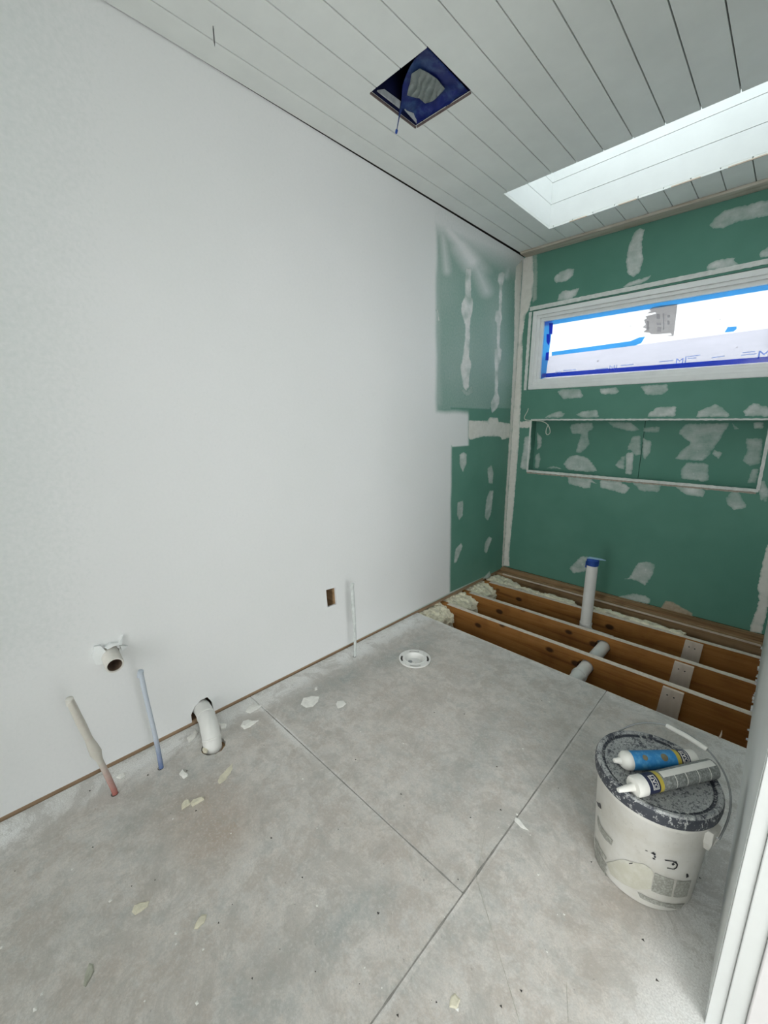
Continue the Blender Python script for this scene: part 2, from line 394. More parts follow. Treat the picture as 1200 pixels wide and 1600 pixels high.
def patch(px, place, axes, parent, dens=0.6, nrm=(0, -1, 0), lift=0.0012, name='compound_patch', mat='patch', edge=0.012, step=0.006, amp=0.0055, label=None):
    """thin smear of compound traced on a wall; axes = the two in-plane axes"""
    global PATCHES; PATCHES += 1
    P = [place(*q) for q in px]; a, b = axes; third = 3-a-b; val = P[0][third]
    q0 = [(p[a], p[b]) for p in P]
    if name == 'compound_patch':      # round the traced corners a little
        q1 = []
        for i in range(len(q0)):
            A0, B0 = Vector(q0[i]), Vector(q0[(i+1) % len(q0)]); q1 += [tuple(A0.lerp(B0, 0.09)), tuple(A0.lerp(B0, 0.91))]
        q0 = q1
    poly = ragged(q0, step, amp, PATCHES*3.1)
    us = [p[0] for p in poly]; vv = [p[1] for p in poly]; g = max(0.008, step*1.3)
    ex = []
    u = min(us)
    while u < max(us):
        v = min(vv)
        while v < max(vv):
            q = (u+random.uniform(-.2, .2)*g, v+random.uniform(-.2, .2)*g)
            if inside(q, poly): ex.append(q)
            v += g
        u += g
    vs, fs = cdt([poly], ex, [])
    A = np.array(vs); B = np.array(poly); D = np.sqrt(((A[:, None, :]-B[None, :, :])**2).sum(2)).min(1)
    t = np.clip(D/edge, 0, 1); rel = 0.45+0.55*t
    dd = [float(min(1.15, dens*r*(1.0+0.55*noise.noise((p[0]*16, p[1]*16, PATCHES*1.7))))) for r, p in zip(rel, vs)]
    N = Vector(nrm); V = []
    for (p, ti) in zip(vs, t):
        q = [0, 0, 0]; q[a] = p[0]; q[b] = p[1]; q[third] = val
        V.append(Vector(q)+N*(lift*(0.45+0.55*ti)))
    mb = MB(); mb.add(V, fs)
    f0 = fs[0]; nn = (V[f0[1]]-V[f0[0]]).cross(V[f0[2]]-V[f0[0]])
    if nn.dot(N) < 0: mb.f = [f[::-1] for f in mb.f]
    o = mb.build(name, mat, parent, attrs={'dens': dd}, recalc=False)
    if label: o['label'] = label
    return o
def text_mesh(body, size):
    cu = bpy.data.curves.new('lettering', 'FONT'); cu.body = body; cu.size = size; cu.align_x = 'CENTER'; cu.align_y = 'CENTER'
    cu.resolution_u = 2
    o = bpy.data.objects.new('lettering', cu); C.objects.link(o)
    dg = bpy.context.evaluated_depsgraph_get(); me = o.evaluated_get(dg).to_mesh()
    vs = [tuple(v.co) for v in me.vertices]; fs = [tuple(p.vertices) for p in me.polygons]
    o.evaluated_get(dg).to_mesh_clear(); bpy.data.objects.remove(o); bpy.data.curves.remove(cu)
    return vs, fs
def seg_d(p, a, b):
    ax, ay = a; bx, by = b; dx, dy = bx-ax, by-ay; L = dx*dx+dy*dy
    t = 0 if L == 0 else max(0, min(1, ((p[0]-ax)*dx+(p[1]-ay)*dy)/L))
    return math.hypot(p[0]-ax-t*dx, p[1]-ay-t*dy)
def soft(d, r): return max(0.0, 1-d/r)**1.3 if d < r else 0.0
def sstep(a, b, x):
    t = max(0.0, min(1.0, (x-a)/(b-a))); return t*t*(3-2*t)

# ================================================================== SETTING
# ---- ceiling: dark deck + tongue-and-groove boards
VX0, VX1, VY0, VY1 = -1.427, -1.1309, 1.372, 1.660        # fan opening
def sk_near(x): return 2.434-0.0212*(x+1.413)
def sk_far(x): return 3.061-0.0423*(x+1.413)
SX0, SX1 = -1.413, -0.06
SKY = [(SX0, sk_near(SX0)), (SX1, sk_near(SX1)), (SX1, sk_far(SX1)), (SX0, sk_far(SX0))]
def grow(poly, d):
    c = Vector((sum(p[0] for p in poly)/4, sum(p[1] for p in poly)/4))
    return [(x+(d if x > c.x else -d), y+(d if y > c.y else -d)) for x, y in poly]
deck, _ = sheet(rect(-1.91, 1.80, YN-0.15, 3.56), [rect(VX0-0.001, VX1+0.001, VY0-0.001, VY1+0.001), grow(SKY, 0.008)], lambda u, v, d: (u, v, ZC+0.0145+d), 0.03)
ceiling = struct(deck.build('ceiling', 'dark'), 'painted tongue and groove board ceiling')
BW = 0.1283; seams = [-0.359+BW*k for k in range(-10, 5)]
edges = [XL] + seams
G = 0.0022
for i in range(len(edges)-1):
    a, b = edges[i]+G, edges[i+1]-G
    if a > XR+0.12: break
    b = min(b, XR+0.11)
    def put(poly):
        MB().prism(poly, ZC, ZC+0.014).build('ceiling_board', 'board', ceiling, bevel=0.0012)
    def left(y): return a if i else XL+0.001+0.009*max(0, (y-0.8)/2.6)
    ye = YB-0.004
    if True:
        hit_v = not (b < VX0 or a > VX1); hit_s = not (b < SX0 or a > SX1)
        # pieces as polygons along y, cut around the two openings
        if not hit_v and not hit_s: put([(left(YN), YN), (b, YN), (b, ye), (left(ye), ye)]); continue
        top_near = None
        if hit_s:
            if a >= SX0: near_edge = [(b, sk_near(b)), (a, sk_near(a))]
            else: near_edge = None
        if hit_v:
            x0 = max(a, VX0); x1 = min(b, VX1)
            if x0 <= a+1e-6 and x1 >= b-1e-6:
                put([(a, YN), (b, YN), (b, VY0), (a, VY0)])
                e = near_edge if hit_s and near_edge else None
                if e: put([(a, VY1), (b, VY1)]+e)
                else: put([(a, VY1), (b, VY1), (b, ye), (a, ye)]) if not hit_s else put([(a, VY1), (b, VY1), (b, sk_near(b)), (SX0, sk_near(SX0)), (SX0, sk_far(SX0)), (b, sk_far(b)), (b, ye), (a, ye)])
            elif x0 > a:      # opening bites the right side
                base = [(a, YN), (b, YN), (b, VY0), (x0, VY0), (x0, VY1), (b, VY1)]
                if hit_s and a < SX0: put(base+[(b, sk_near(b)), (SX0, sk_near(SX0)), (SX0, sk_far(SX0)), (b, sk_far(b)), (b, ye), (a, ye)]); continue
                put(base+(near_edge if hit_s else [(b, ye), (a, ye)]))
            else:
                base_l = [(a, YN), (b, YN)]
                tail = near_edge if hit_s else [(b, ye), (a, ye)]
                put(base_l+tail+[(a, VY1), (x1, VY1), (x1, VY0), (a, VY0)])
        elif hit_s:
            if a >= SX0: put([(a, YN), (b, YN)]+near_edge)
            else: put([(a, YN), (b, YN), (b, sk_near(b)), (SX0, sk_near(SX0)), (SX0, sk_far(SX0)), (b, sk_far(b)), (b, ye), (a, ye)]); continue
        if hit_s and a >= SX0 and b <= SX1+0.2:
            put([(a, sk_far(a)), (b, sk_far(b)), (b, ye), (a, ye)])
# wooden strip where the ceiling meets the green wall
o = MB().box(XL+0.02, XR, 3.282, YB-0.001, 2.617, ZC-0.0005).build('trim_1', 'trimwood', bevel=0.004)
struct(o, 'weathered wooden strip along the top of the green wall')
# hall ceiling
struct(MB().box(XR+0.12, 1.72, YN, 3.5, 2.60, 2.64).build('ceiling_hall', 'white'), 'plain white hall ceiling')

# ---- skylight shaft
sk = struct(bpy.data.objects.new('window_2', None), 'boarded white skylight shaft in the ceiling'); C.objects.link(sk); sk.location = (-0.74, 2.73, ZC)
ZS = [ZC+0.0142, 2.782, 2.911, 3.04, 3.17, 3.24]
SK2 = [Vector(p) for p in SKY]; cen = sum(SK2, Vector((0, 0)))/4
for z0, z1 in zip(ZS[:-1], ZS[1:]):
    for i in range(4):
        a, b = SK2[i], SK2[(i+1) % 4]; n = Vector(((b-a).y, -(b-a).x)).normalized()
        if n.dot(a-cen) < 0: n = -n
        MB().prism([tuple(a), tuple(b), tuple(b+n*0.016), tuple(a+n*0.016)], z0+(0.0015 if z0 > ZC+0.02 else 0), z1-0.0015).build('shaft_board', 'shaft', sk)
        t = (b-a).normalized()*0.02
        MB().prism([tuple(a+n*0.016-t), tuple(b+n*0.016+t), tuple(b+n*0.03+t), tuple(a+n*0.03-t)], z0, z1).build('shaft_backing', 'dark', sk)
x = SX0
k = 0
while x < SX1-0.01:       # raw edge slivers showing along the far lower edge
    L = random.uniform(0.10, 0.22); e = min(x+L, SX1)
    MB().prism([(x, sk_far(x)-0.004), (e-0.01, sk_far(e)-0.004), (e-0.01, sk_far(e)+0.002), (x, sk_far(x)+0.002)], ZC-0.0015, ZC+0.004).build('edge_sliver', 'tanedge' if k % 2 else 'shaft', sk)
    x = e; k += 1
MB().prism([(p.x+(0.05 if p.x > cen.x else -0.05), p.y+(0.05 if p.y > cen.y else -0.05)) for p in SK2], 3.242, 3.25).build('pane', 'skyglass', sk)
kerb = MB()
kx0, kx1, ky0, ky1 = SX0-0.08, SX1+0.08, 2.33, 3.14
for bx in ((kx0, SX0-0.03, ky0, ky1), (SX1+0.03, kx1, ky0, ky1), (kx0, kx1, ky0, 2.37), (kx0, kx1, 3.10, ky1)): kerb.box(*bx, ZC+0.045, 3.242)
kerb.build('kerb', 'dark', sk)

# ---- left wall
WTOP = ZC+0.012
outlet = [tuple(lw(*q))[1:] for q in ((509.5, 922), (524, 918), (526, 944), (512, 949))]
drain_c = (0.285, 0.475)
rgl = [tuple(lw(*q))[1:] for q in ((301, 1124), (305, 1113), (315, 1108), (326, 1110), (332, 1122))]
elbow_notch = [(rgl[0][0]-0.004, 0.016), (rgl[0][0]-0.004, 0.055), (rgl[1][0], 0.085), (rgl[2][0], 0.105), (rgl[3][0], 0.105), (rgl[4][0]+0.005, 0.07), (rgl[4][0]+0.010, 0.016)]
def paint_val(p):
    y, z = p; px, py = proj((XL, y, z))
    if px < 660: return 1.0
    wob = 2.5*noise.noise((z*6, y*6, 3))
    if py > 697: return 1-sstep(703.5, 707.5, px-0.010*(700-py)*0+wob*0.3-(700-py)*0.012)
    if py > 638:
        t = sstep(636, 648, py+wob+(px-690)*-0.05); return max(1-sstep(678, 688, px), t*(1-sstep(730, 734, px)))
    base = 1-sstep(678, 688, px+wob)
    top = 346+(px-690)*0.44           # ceiling line at this column
    v = 0.25+0.10*noise.noise((y*3, z*3, 5))-0.10*sstep(780, 800, px)
    v = max(v, 0.85*soft(max(0, py-top-4), 46)+0.1)
    for a, b, r, s in (((700, 358), (722, 384), 13, 0.95), ((722, 384), (738, 408), 19, 0.95), ((738, 402), (760, 455), 14, 0.62), ((692, 366), (698, 424), 10, 0.62),
                       ((738, 372), (752, 420), 20, 0.55), ((797, 412), (791, 432), 7, 0.5), ((772, 500), (778, 590), 26, 0.30), ((684, 400), (684, 630), 12, 0.35)):
        v = max(v, s*soft(seg_d((px, py), a, b), r*1.9)*1.15)
    return max(base, min(1.0, v))
ext = [(y, z) for y in np.arange(2.05, YB-0.005, 0.011) for z in np.arange(0.03, ZC-0.016, 0.011)]
outl = [(YN, 0.016)] + elbow_notch + [(YB, 0.016), (YB, ZC-0.009), (1.7, ZC-0.0015), (0.6, ZC+0.006), (YN, ZC+0.006)]
wb, wvs = sheet(outl, [outlet, circle(*drain_c, 0.033, 24, 0.10)], lambda u, v, d: (XL-d, u, v), 0.0125, ext)
pv = [paint_val(p) for p in wvs]
wall_left = struct(wb.build('wall_left', 'lwall', attrs={'paint': pv+pv}), 'white painted wall with a bare green strip at its far end')
MB().box(-1.91, -1.87, YN-0.15, 3.55, -0.95, ZC+0.014).build('sheathing', 'dark', wall_left)
for y in (-0.6, -0.2, 0.15, 0.75, 1.20, 1.50, 1.95, 2.4, 2.8, 3.2):
    MB().box(-1.869, XL-0.0135, y, y+0.038, 0.04, ZC).build('stud', 'plank', wall_left)
struct(MB().box(-1.868, XL-0.004, YN, YB+0.10, -0.012, 0.022).build('trim_2', 'plate'), 'brown wooden bottom plate showing under the white wall')
MB().box(XL-0.080, XL-0.076, 1.28, 1.42, 0.26, 0.46).build('outlet_back', 'speck_shade', wall_left)
MB().box(XL-0.075, XL-0.014, 1.384, 1.41, 0.27, 0.45).build('outlet_side', 'plank', wall_left)
MB().box(XL-0.075, XL-0.014, 1.29, 1.384, 0.27, 0.297).build('outlet_side', 'plank', wall_left)

# ---- back wall of green board, with window opening and long niche
NX0, NX1, NZ0, NZ1 = -1.587, -0.115, 0.937, 1.356
WX0, WX1, WZ0, WZ1 = -1.645, -0.055, 1.603, 2.210
gb, _ = sheet([(XL, 0.03), (XR+0.1, 0.03), (XR+0.1, WTOP), (XL, WTOP)], [rect(NX0, NX1, NZ0, NZ1), rect(WX0, WX1, WZ0, WZ1)], lambda u, v, d: (u, YB+d, v), 0.0125)
wall_back = struct(gb.build('wall_back', 'green'), 'bare green moisture board wall with white compound smears')
sh, _ = sheet([(-1.91, -0.95), (1.8, -0.95), (1.8, ZC+0.014), (-1.91, ZC+0.014)], [rect(WX0-0.01, WX1+0.01, WZ0-0.01, WZ1+0.01)], lambda u, v, d: (u, 3.50+d, v), 0.04)
sh.build('sheathing', 'dark', wall_back)
# niche lining
nb = YB+NICHE_D
joint = bk(1003, 700, nb)[0]
for a, b in ((NX0-0.012, joint-0.0018), (joint+0.0018, NX1+0.012)):
    MB().box(a, b, nb, nb+0.012, NZ0-0.012, NZ1+0.012).build('niche_back_panel', 'green', wall_back)
MB().box(NX0-0.012, NX0, YB+0.0125, nb, NZ0, NZ1).build('niche_side_panel', 'green', wall_back)
MB().box(NX1, NX1+0.012, YB+0.0125, nb, NZ0, NZ1).build('niche_side_panel', 'green', wall_back)
MB().box(NX0-0.012, NX1+0.012, YB+0.0125, nb, NZ1, NZ1+0.012).build('niche_top_panel', 'green', wall_back)
MB().box(NX0-0.012, NX1+0.012, YB+0.0125, nb, NZ0-0.012, NZ0).build('niche_sill_panel', 'green', wall_back)
def rough_strip(pts, wid, axis, thick, name, mat, parent, seed=0, amp=0.003):
    """ragged flat strip on the wall between two points (x, z); axis: 'x' or 'z' is its long axis"""
    (x0, z0), (x1, z1) = pts; n = int(max(abs(x1-x0), abs(z1-z0))/0.012); lo = []; hi = []
    for i in range(n+1):
        t = i/n; x = x0+(x1-x0)*t; z = z0+(z1-z0)*t
        j1 = amp*noise.noise((t*n*0.5, seed, 1)); j2 = amp*noise.noise((t*n*0.5, seed, 7))
        if axis == 'x': lo.append((x, z-wid/2+j1)); hi.append((x, z+wid/2+j2))
        else: lo.append((x-wid/2+j1, z)); hi.append((x+wid/2+j2, z))
    mb = MB(); n1 = n+1
    for y in (YB-thick, YB+0.004): mb.add([(p[0], y, p[1]) for p in lo]+[(p[0], y, p[1]) for p in hi], [])
    f = []
    for i in range(n):
        f += [(i, i+1, n1+i+1, n1+i), (2*n1+i, 3*n1+i, 3*n1+i+1, 2*n1+i+1), (i, 2*n1+i, 2*n1+i+1, i+1), (n1+i, n1+i+1, 3*n1+i+1, 3*n1+i)]
    f += [(0, n1, 3*n1, 2*n1), (n, 2*n1+n, 3*n1+n, n1+n)]
    mb.f = f
    return mb.build(name, mat, parent)
rough_strip(((NX0-0.012, NZ0-0.004), (NX1+0.01, NZ0-0.004)), 0.018, 'x', 0.004, 'corner_bead', 'bead', wall_back, 1, 0.003)
rough_strip(((NX0-0.008, NZ0-0.019), (NX1, NZ0-0.019)), 0.012, 'x', 0.0015, 'corner_bead', 'beadraw', wall_back, 2, 0.005)
rough_strip(((NX0-0.005, NZ1+0.005), (NX1+0.07, NZ1+0.005)), 0.011, 'x', 0.003, 'corner_bead', 'bead', wall_back, 3, 0.004)
rough_strip(((NX0-0.006, NZ0), (NX0-0.006, NZ1)), 0.013, 'z', 0.003, 'corner_bead', 'bead', wall_back, 4, 0.002)
rough_strip(((NX1+0.006, NZ0), (NX1+0.006, NZ1)), 0.017, 'z', 0.003, 'corner_bead', 'bead', wall_back, 5, 0.002)
rough_strip(((-1.67, 2.229), (0.02, 2.240)), 0.028, 'x', 0.006, 'corner_bead', 'bead', wall_back, 6, 0.003)
rough_strip(((-1.664, 1.603), (-1.664, 2.205)), 0.024, 'z', 0.004, 'corner_bead', 'bead', wall_back, 7, 0.003)

# compound smears on the back wall: traced outlines
def B(px, dens=0.6, **kw): patch(px, bk, (0, 2), wall_back, dens, (0, -1, 0), **kw)
def N_(px, dens=0.5, **kw): patch(px, lambda x, y: bk(x, y, nb), (0, 2), wall_back, dens, (0, -1, 0), **kw)
for px, d in (
 ([(866, 433), (875, 425), (890, 419), (898, 420), (896, 430), (887, 438), (870, 442.5), (866, 439)], .72),
 ([(871, 470), (873, 460), (882, 453), (891, 454), (906, 449), (900, 462), (893, 466), (892, 468)], .72),
 ([(990, 365), (982, 385), (978, 410), (980, 427), (990, 433), (999, 426), (1005, 408), (1003, 380), (1007, 358), (999, 357)], .72),
 ([(972, 450), (983, 441), (1000, 436), (1018, 430), (1010, 438), (1003, 443)], .70),
 ([(871, 612), (878, 608), (907, 607.5), (911, 621), (880, 624), (874, 617)], .55),
 ([(936, 607.5), (964, 605), (967.5, 612), (962, 616), (940, 616)], .72),
 ([(851, 652.5), (863, 645), (877.5, 642.5), (883, 647), (877.5, 652.5)], .66),
 ([(900, 648), (910, 642.5), (933, 640), (936, 652), (907, 652.5)], .64),
 ([(1000, 603), (1043, 600), (1044, 610), (1033, 617.5), (1010, 617)], .62),
 ([(1012, 647), (1027, 636), (1057, 635), (1055, 651), (1013, 652)], .75),
 ([(1091, 642), (1107, 636), (1118, 631), (1130, 638), (1142, 651), (1088, 652)], .70),
 ([(1162, 642), (1177, 629), (1200, 636), (1210, 643), (1200, 651), (1164, 650)], .75),
 ([(820, 682), (830, 681), (829, 705), (825, 735), (812.5, 732), (816, 710)], .62),
 ([(887, 744), (922, 747), (933, 756), (923, 754), (922.5, 762), (913, 763), (888, 756)], .62),
 ([(937.5, 750), (968, 752), (985, 762), (977, 772), (938, 762)], .70),
 ([(987, 753), (1034, 757), (1029, 769), (1000, 767)], .45),
 ([(1052, 758), (1072, 759), (1093, 762), (1102, 767), (1099, 777), (1075, 774), (1062, 767)], .68),
 ([(1134, 778), (1147, 765), (1155, 770), (1167.5, 792.5), (1147, 797.5), (1136, 788)], .60),
 ([(1187, 752), (1195, 751), (1203, 773), (1189, 783), (1185, 767)], .60),
 ([(889, 888), (908, 869), (920, 870), (918, 892), (896, 896)], .55),
 ([(974, 905), (984, 902), (996, 880), (1012, 877), (1024, 882), (1020, 898), (1008, 915), (998, 909), (988, 905)], .60),
 ([(962, 933), (988, 927), (1008, 930), (1016, 937), (1014, 944), (980, 937)], .55),
 ([(1108, 352), (1115, 342), (1133, 328), (1200, 312), (1225, 312), (1225, 335), (1200, 337), (1150, 347), (1130, 357), (1115, 357)], .55),
 ([(1102, 422), (1107, 412), (1127, 405), (1150, 402), (1146, 407), (1155, 413), (1133, 420)], .68),
 ([(1188, 403), (1187, 395), (1200, 385), (1215, 384), (1215, 399)], .68),
 ([(1193, 779), (1199, 776), (1199, 783), (1194, 784)], .4)):
    B(px, d)
B([(1008, 888), (1011, 888), (1011, 893), (1007, 893)], 1.0, amp=0.001, lift=0.003)
B([(908, 880), (912, 879), (912, 884), (908, 884)], 1.0, amp=0.001, lift=0.003)
B([(1028, 956), (1040, 938), (1052, 941), (1082, 958), (1082, 968), (1060, 961)], .95, mat='tan', name='torn_paper', label='patch of torn tan board paper', lift=0.003)
# corner and joint tape
B([(817, 404), (833, 398), (834, 440), (832, 462), (827, 482), (821, 493), (816, 530), (817, 545), (816, 572), (815, 610), (813, 650), (811, 690), (802, 800), (796, 860), (796, 885), (786, 884), (798.5, 690), (806, 575)], 1.35, edge=0.02, name='joint_tape', mat='tapec', amp=0.004, lift=0.002, label='pale corner tape')
B([(833, 398), (839, 396), (840, 425), (839, 468), (832, 474), (832, 440)], .35, name='joint_tape', mat='tapec', label='pale corner tape')
B([(811, 659), (831, 657.5), (830.5, 668), (811, 669)], 1.2, name='joint_tape', mat='tapec', label='pale corner tape')
B([(1204, 850), (1197.5, 853), (1191, 882), (1183.6, 919), (1186, 938), (1179, 961), (1170, 984), (1172, 987), (1190, 990), (1200, 950), (1212, 860)], 1.2, name='joint_tape', mat='tapec', lift=0.002, label='pale corner tape')
for px, d in (
 ([(839, 675), (847, 683), (846, 698), (839, 704)], .58),
 ([(836, 712), (842, 707), (845, 718), (841, 732), (836, 731)], .58),
 ([(890, 668), (895, 662), (926, 660), (927.5, 670), (919, 675), (920, 690), (922.5, 693), (908, 708), (899, 707), (908, 678), (895, 678)], .42),
 ([(880, 725), (890, 713), (903, 711), (920, 716), (934, 736), (917, 737.5), (887, 734)], .62),
 ([(853, 731.5), (865, 728), (880, 733)], .62),
 ([(948, 659), (985, 660), (1000, 672), (985, 674), (960, 668)], .42),
 ([(1005, 668), (1031, 667), (1030, 676), (1005, 675)], .36),
 ([(988, 682), (1001, 680), (1001, 711), (992, 712), (985, 702), (980, 703)], .5),
 ([(1004, 684), (1018, 690), (1017, 706), (1007, 718), (1004, 712)], .5),
 ([(961, 727), (972, 713), (977, 712), (976, 733), (967, 732)], .5),
 ([(1062, 672), (1073, 662), (1138, 661), (1137, 668), (1130, 677), (1115, 702), (1100, 720), (1055, 718), (1065, 703), (1080, 693), (1062, 678)], .45),
 ([(1115, 703), (1129, 707), (1123, 717), (1113, 710)], .5),
 ([(1063, 735), (1073, 722.5), (1107, 724), (1107, 753), (1065, 748)], .50),
 ([(1165, 685), (1167, 705), (1160, 720), (1173, 729), (1188, 723), (1192, 685)], .45),
 ([(1175, 733), (1167, 755), (1181, 755), (1186, 733)], .5),
 ([(1177, 660), (1193, 660), (1193, 670), (1178, 670)], .6),
 ([(1143, 661), (1155, 670), (1148, 672)], .5)):
    N_(px, d)
N_([(978, 708), (990, 706), (988, 741), (977, 741)], .9)
for q in ((1090, 705), (1084, 740), (906, 729)):
    x, y = q; N_([(x-2, y-1.5), (x+2, y-1.5), (x+2, y+1.5), (x-2, y+1.5)], 1.0, amp=0.001, lift=0.003)

# compound on the left wall
def Lp(px, dens=0.6, **kw): patch(px, lw, (1, 2), wall_left, dens, (1, 0, 0), **kw)
for px, d in (
 ([(727, 419), (736, 419), (736, 464), (739, 467), (739, 484), (735, 499), (734, 543), (733, 557), (737, 570), (735, 581), (733, 591), (733, 603), (729, 612), (724, 606), (721, 591), (719, 575), (723, 554), (726, 530), (727, 510), (720, 487), (721, 473), (726, 464)], .92),
 ([(719, 610), (724, 606), (729, 612), (737, 600), (740, 614), (729, 621)], .38),
 ([(779, 427), (785, 424), (789, 428), (788, 440), (785, 447), (784, 485), (784.6, 499), (782, 507), (781, 543), (784.6, 546), (782, 565), (779, 571), (778, 614), (780.6, 621), (780, 630), (776.6, 638), (769, 646), (767, 638), (766.6, 629), (772.6, 615), (773, 571), (772, 565), (772.6, 546), (776, 543), (776, 506), (772.6, 501), (773, 490), (774, 485), (779, 484), (780, 445), (777, 439)], .85),
 ([(680, 484), (684, 484), (687, 500), (684, 504), (683, 489)], .9),
 ([(718, 710), (724, 706), (729.4, 710), (729.4, 724), (723, 738), (718, 726)], .60),
 ([(762, 731), (768, 726), (771, 738), (769.6, 756), (763.5, 755.5), (761.4, 738)], .60),
 ([(760, 778), (765, 766), (771.4, 766), (767, 803), (762, 814), (757, 808)], .60),
 ([(714.5, 785), (724, 781.5), (723, 806), (717, 813), (714, 804.5)], .60),
 ([(711, 859), (720, 848), (723, 853.5), (713, 879), (709, 880)], .62),
 ([(758, 846.5), (763.5, 838), (769, 841), (760, 865), (756, 862)], .60),
 ([(754, 904), (765, 892), (767, 899), (762, 904)], .55)):
    Lp(px, d, edge=0.009)
Lp([(732, 657), (762, 657.5), (765, 652), (777.5, 653), (779, 659), (799, 662), (797, 684), (784.5, 687), (781, 682), (755, 682), (735.5, 687), (731, 684)], 1.3, name='joint_tape', mat='tapec', edge=0.02, amp=0.004, label='pale horizontal joint tape')
Lp([(816, 406), (806, 416), (804, 445), (803, 540), (800, 600), (795, 690), (788, 800), (784, 884), (786, 888), (799, 690), (809, 540)], 1.35, name='joint_tape', mat='tapec', edge=0.015, lift=0.002, label='pale corner tape')

# ---- window in the green wall
win = struct(bpy.data.objects.new('window_1', None), 'long white window with blue tape and protective film'); C.objects.link(win); win.location = ((WX0+WX1)/2, YB, WZ0)
def frame(x0, x1, z0, z1, wd, y0, y1, name, mat='vinyl', bev=0.003):
    mb = MB()
    mb.box(x0, x1, y0, y1, z0, z0+wd).box(x0, x1, y0, y1, z1-wd, z1).box(x0, x0+wd, y0, y1, z0+wd, z1-wd).box(x1-wd, x1, y0, y1, z0+wd, z1-wd)
    return mb.build(name, mat, win, bevel=bev)
frame(WX0+0.004, WX1-0.004, WZ0+0.002, WZ1-0.004, 0.034, YB-0.004, 3.545, 'outer_frame')
frame(WX0+0.038, WX1-0.038, WZ0+0.036, WZ1-0.038, 0.022, YB+0.008, 3.54, 'stop_frame')
frame(WX0+0.060, WX1-0.060, WZ0+0.058, WZ1-0.060, 0.026, YB+0.024, 3.53, 'sash_frame')
PX0, PX1, PZ0, PZ1 = WX0+0.086, WX1-0.086, WZ0+0.084, WZ1-0.086
YP = YB+0.045
MB().box(PX0-0.01, PX1+0.01, YP+0.004, YP+0.010, PZ0-0.01, PZ1+0.01).build('pane', 'glass', win)
def onp(px, py, y=YP): p = bk(px, py, y); return (p[0], p[2])
def flat(poly, y, th, name, mat, parent=win, label=None):
    vs, fs = cdt([poly], [], []); m = MB(); m.add([(u, y, v) for u, v in vs], fs); o = m.build(name, mat, parent, recalc=False)
    if label: o['label'] = label
    return o
# two sheets of film on the inside of the pane, overlapping edge at mid height
za = onp(862, 556)[1]; zb = onp(1200, 513)[1]
def zmid(x): return za+(zb-za)*(x-onp(862, 556)[0])/(onp(1200, 513)[0]-onp(862, 556)[0])
flat([(PX0-0.005, zmid(PX0)), (PX1+0.005, zmid(PX1)), (PX1+0.005, PZ1+0.005), (PX0-0.005, PZ1+0.005)], YP+0.002, 0.0006, 'protective_film', 'film_top', label='bright white protective film on the pane')
flat([(PX0-0.005, PZ0-0.005), (PX1+0.005, PZ0-0.005), (PX1+0.005, zmid(PX1)), (PX0-0.005, zmid(PX0))], YP+0.002, 0.0006, 'protective_film', 'film_low', label='milky lavender protective film on the pane')
YT = YP+0.0010
flat([(PX0, PZ1-0.030), (PX1, PZ1-0.030), (PX1, PZ1), (PX0, PZ1)], YT, 0.0004, 'blue_tape', 'taped')
flat([(PX0+0.002, PZ0+0.011), (PX1, PZ0+0.005), (PX1, PZ0+0.036), (PX0+0.01, PZ0+0.042)], YT, 0.0004, 'blue_tape', 'taped2')
flat([(PX0, PZ0), (PX0+0.042, PZ0+0.01), (PX0+0.064, PZ1-0.02), (PX0+0.055, PZ1), (PX0, PZ1)], YT-0.0006, 0.0004, 'blue_tape', 'taped')
for q in ([(858, 505), (864, 505), (863, 522), (858, 522)], [(854, 522), (859.5, 522), (859.5, 533), (857, 540), (854, 534)], [(853, 551), (858, 550), (857, 563), (852, 563)]):
    flat([onp(*p) for p in q], YT-0.0012, 0.0004, 'tape_overlap', 'taped2')
flat([onp(862, 550), onp(985, 533), onp(999, 527), onp(1008, 526), onp(1002, 536), onp(992, 540), onp(862, 556)], YT, 0.0004, 'blue_tape', 'taped')
flat([onp(1132, 519.5), onp(1137, 511), onp(1151, 510), onp(1151, 514), onp(1146, 518)], YT, 0.0004, 'blue_tape', 'taped')
lab = [(1058.5, 475)] + [(1055, 505), (1052.5, 525), (1038, 525), (1050, 523.5), (1048, 520.5), (1035, 521.5), (1018, 522.5), (1015, 520), (1005, 519), (1010, 514), (1004, 511), (1009, 507), (1006, 500), (1011, 497), (1008, 494.5), (1025, 490), (1024, 488), (1010, 490), (1017, 486), (1014, 484), (1020, 480), (1036, 477)]
flat([onp(*p) for p in lab], YT-0.0004, 0.0004, 'sticker', 'label_t', label='grey torn sticker seen against the light')
for q in ((1011, 502, 1014, 515), (1026, 491, 1031, 498), (1026, 504, 1033, 508), (1027, 511, 1033, 518), (1043, 492, 1047, 496), (1043, 501, 1046, 507), (1036, 490, 1038, 515)):
    flat([onp(q[0], q[1]), onp(q[2], q[1]), onp(q[2], q[3]), onp(q[0], q[3])], YT-0.0009, 0.0003, 'sticker_print', 'label_d')
for x, y in ((1125, 499), (1151.5, 542.5), (985, 509), (934, 564)):
    flat([onp(x-1.4, y+1), onp(x+1, y-1.3), onp(x+1.5, y), onp(x-0.5, y+1.5)], YT-0.0004, 0.0004, 'film_speck', 'label_t')
for x, y, s, mt in ((1064, 564.5, 0.050, 'print_b'), (1197, 554, 0.064, 'print_b'), (958, 574.5, 0.046, 'print_b2'), (872, 582, 0.036, 'print_b2')):
    tv, tf = text_mesh('MI', s); c = onp(x, y)
    m = MB(); m.add([(c[0]+p[0]*1.25, YT-0.0002, c[1]+p[1]) for p in tv], tf); m.build('film_lettering', mt, win, recalc=False)
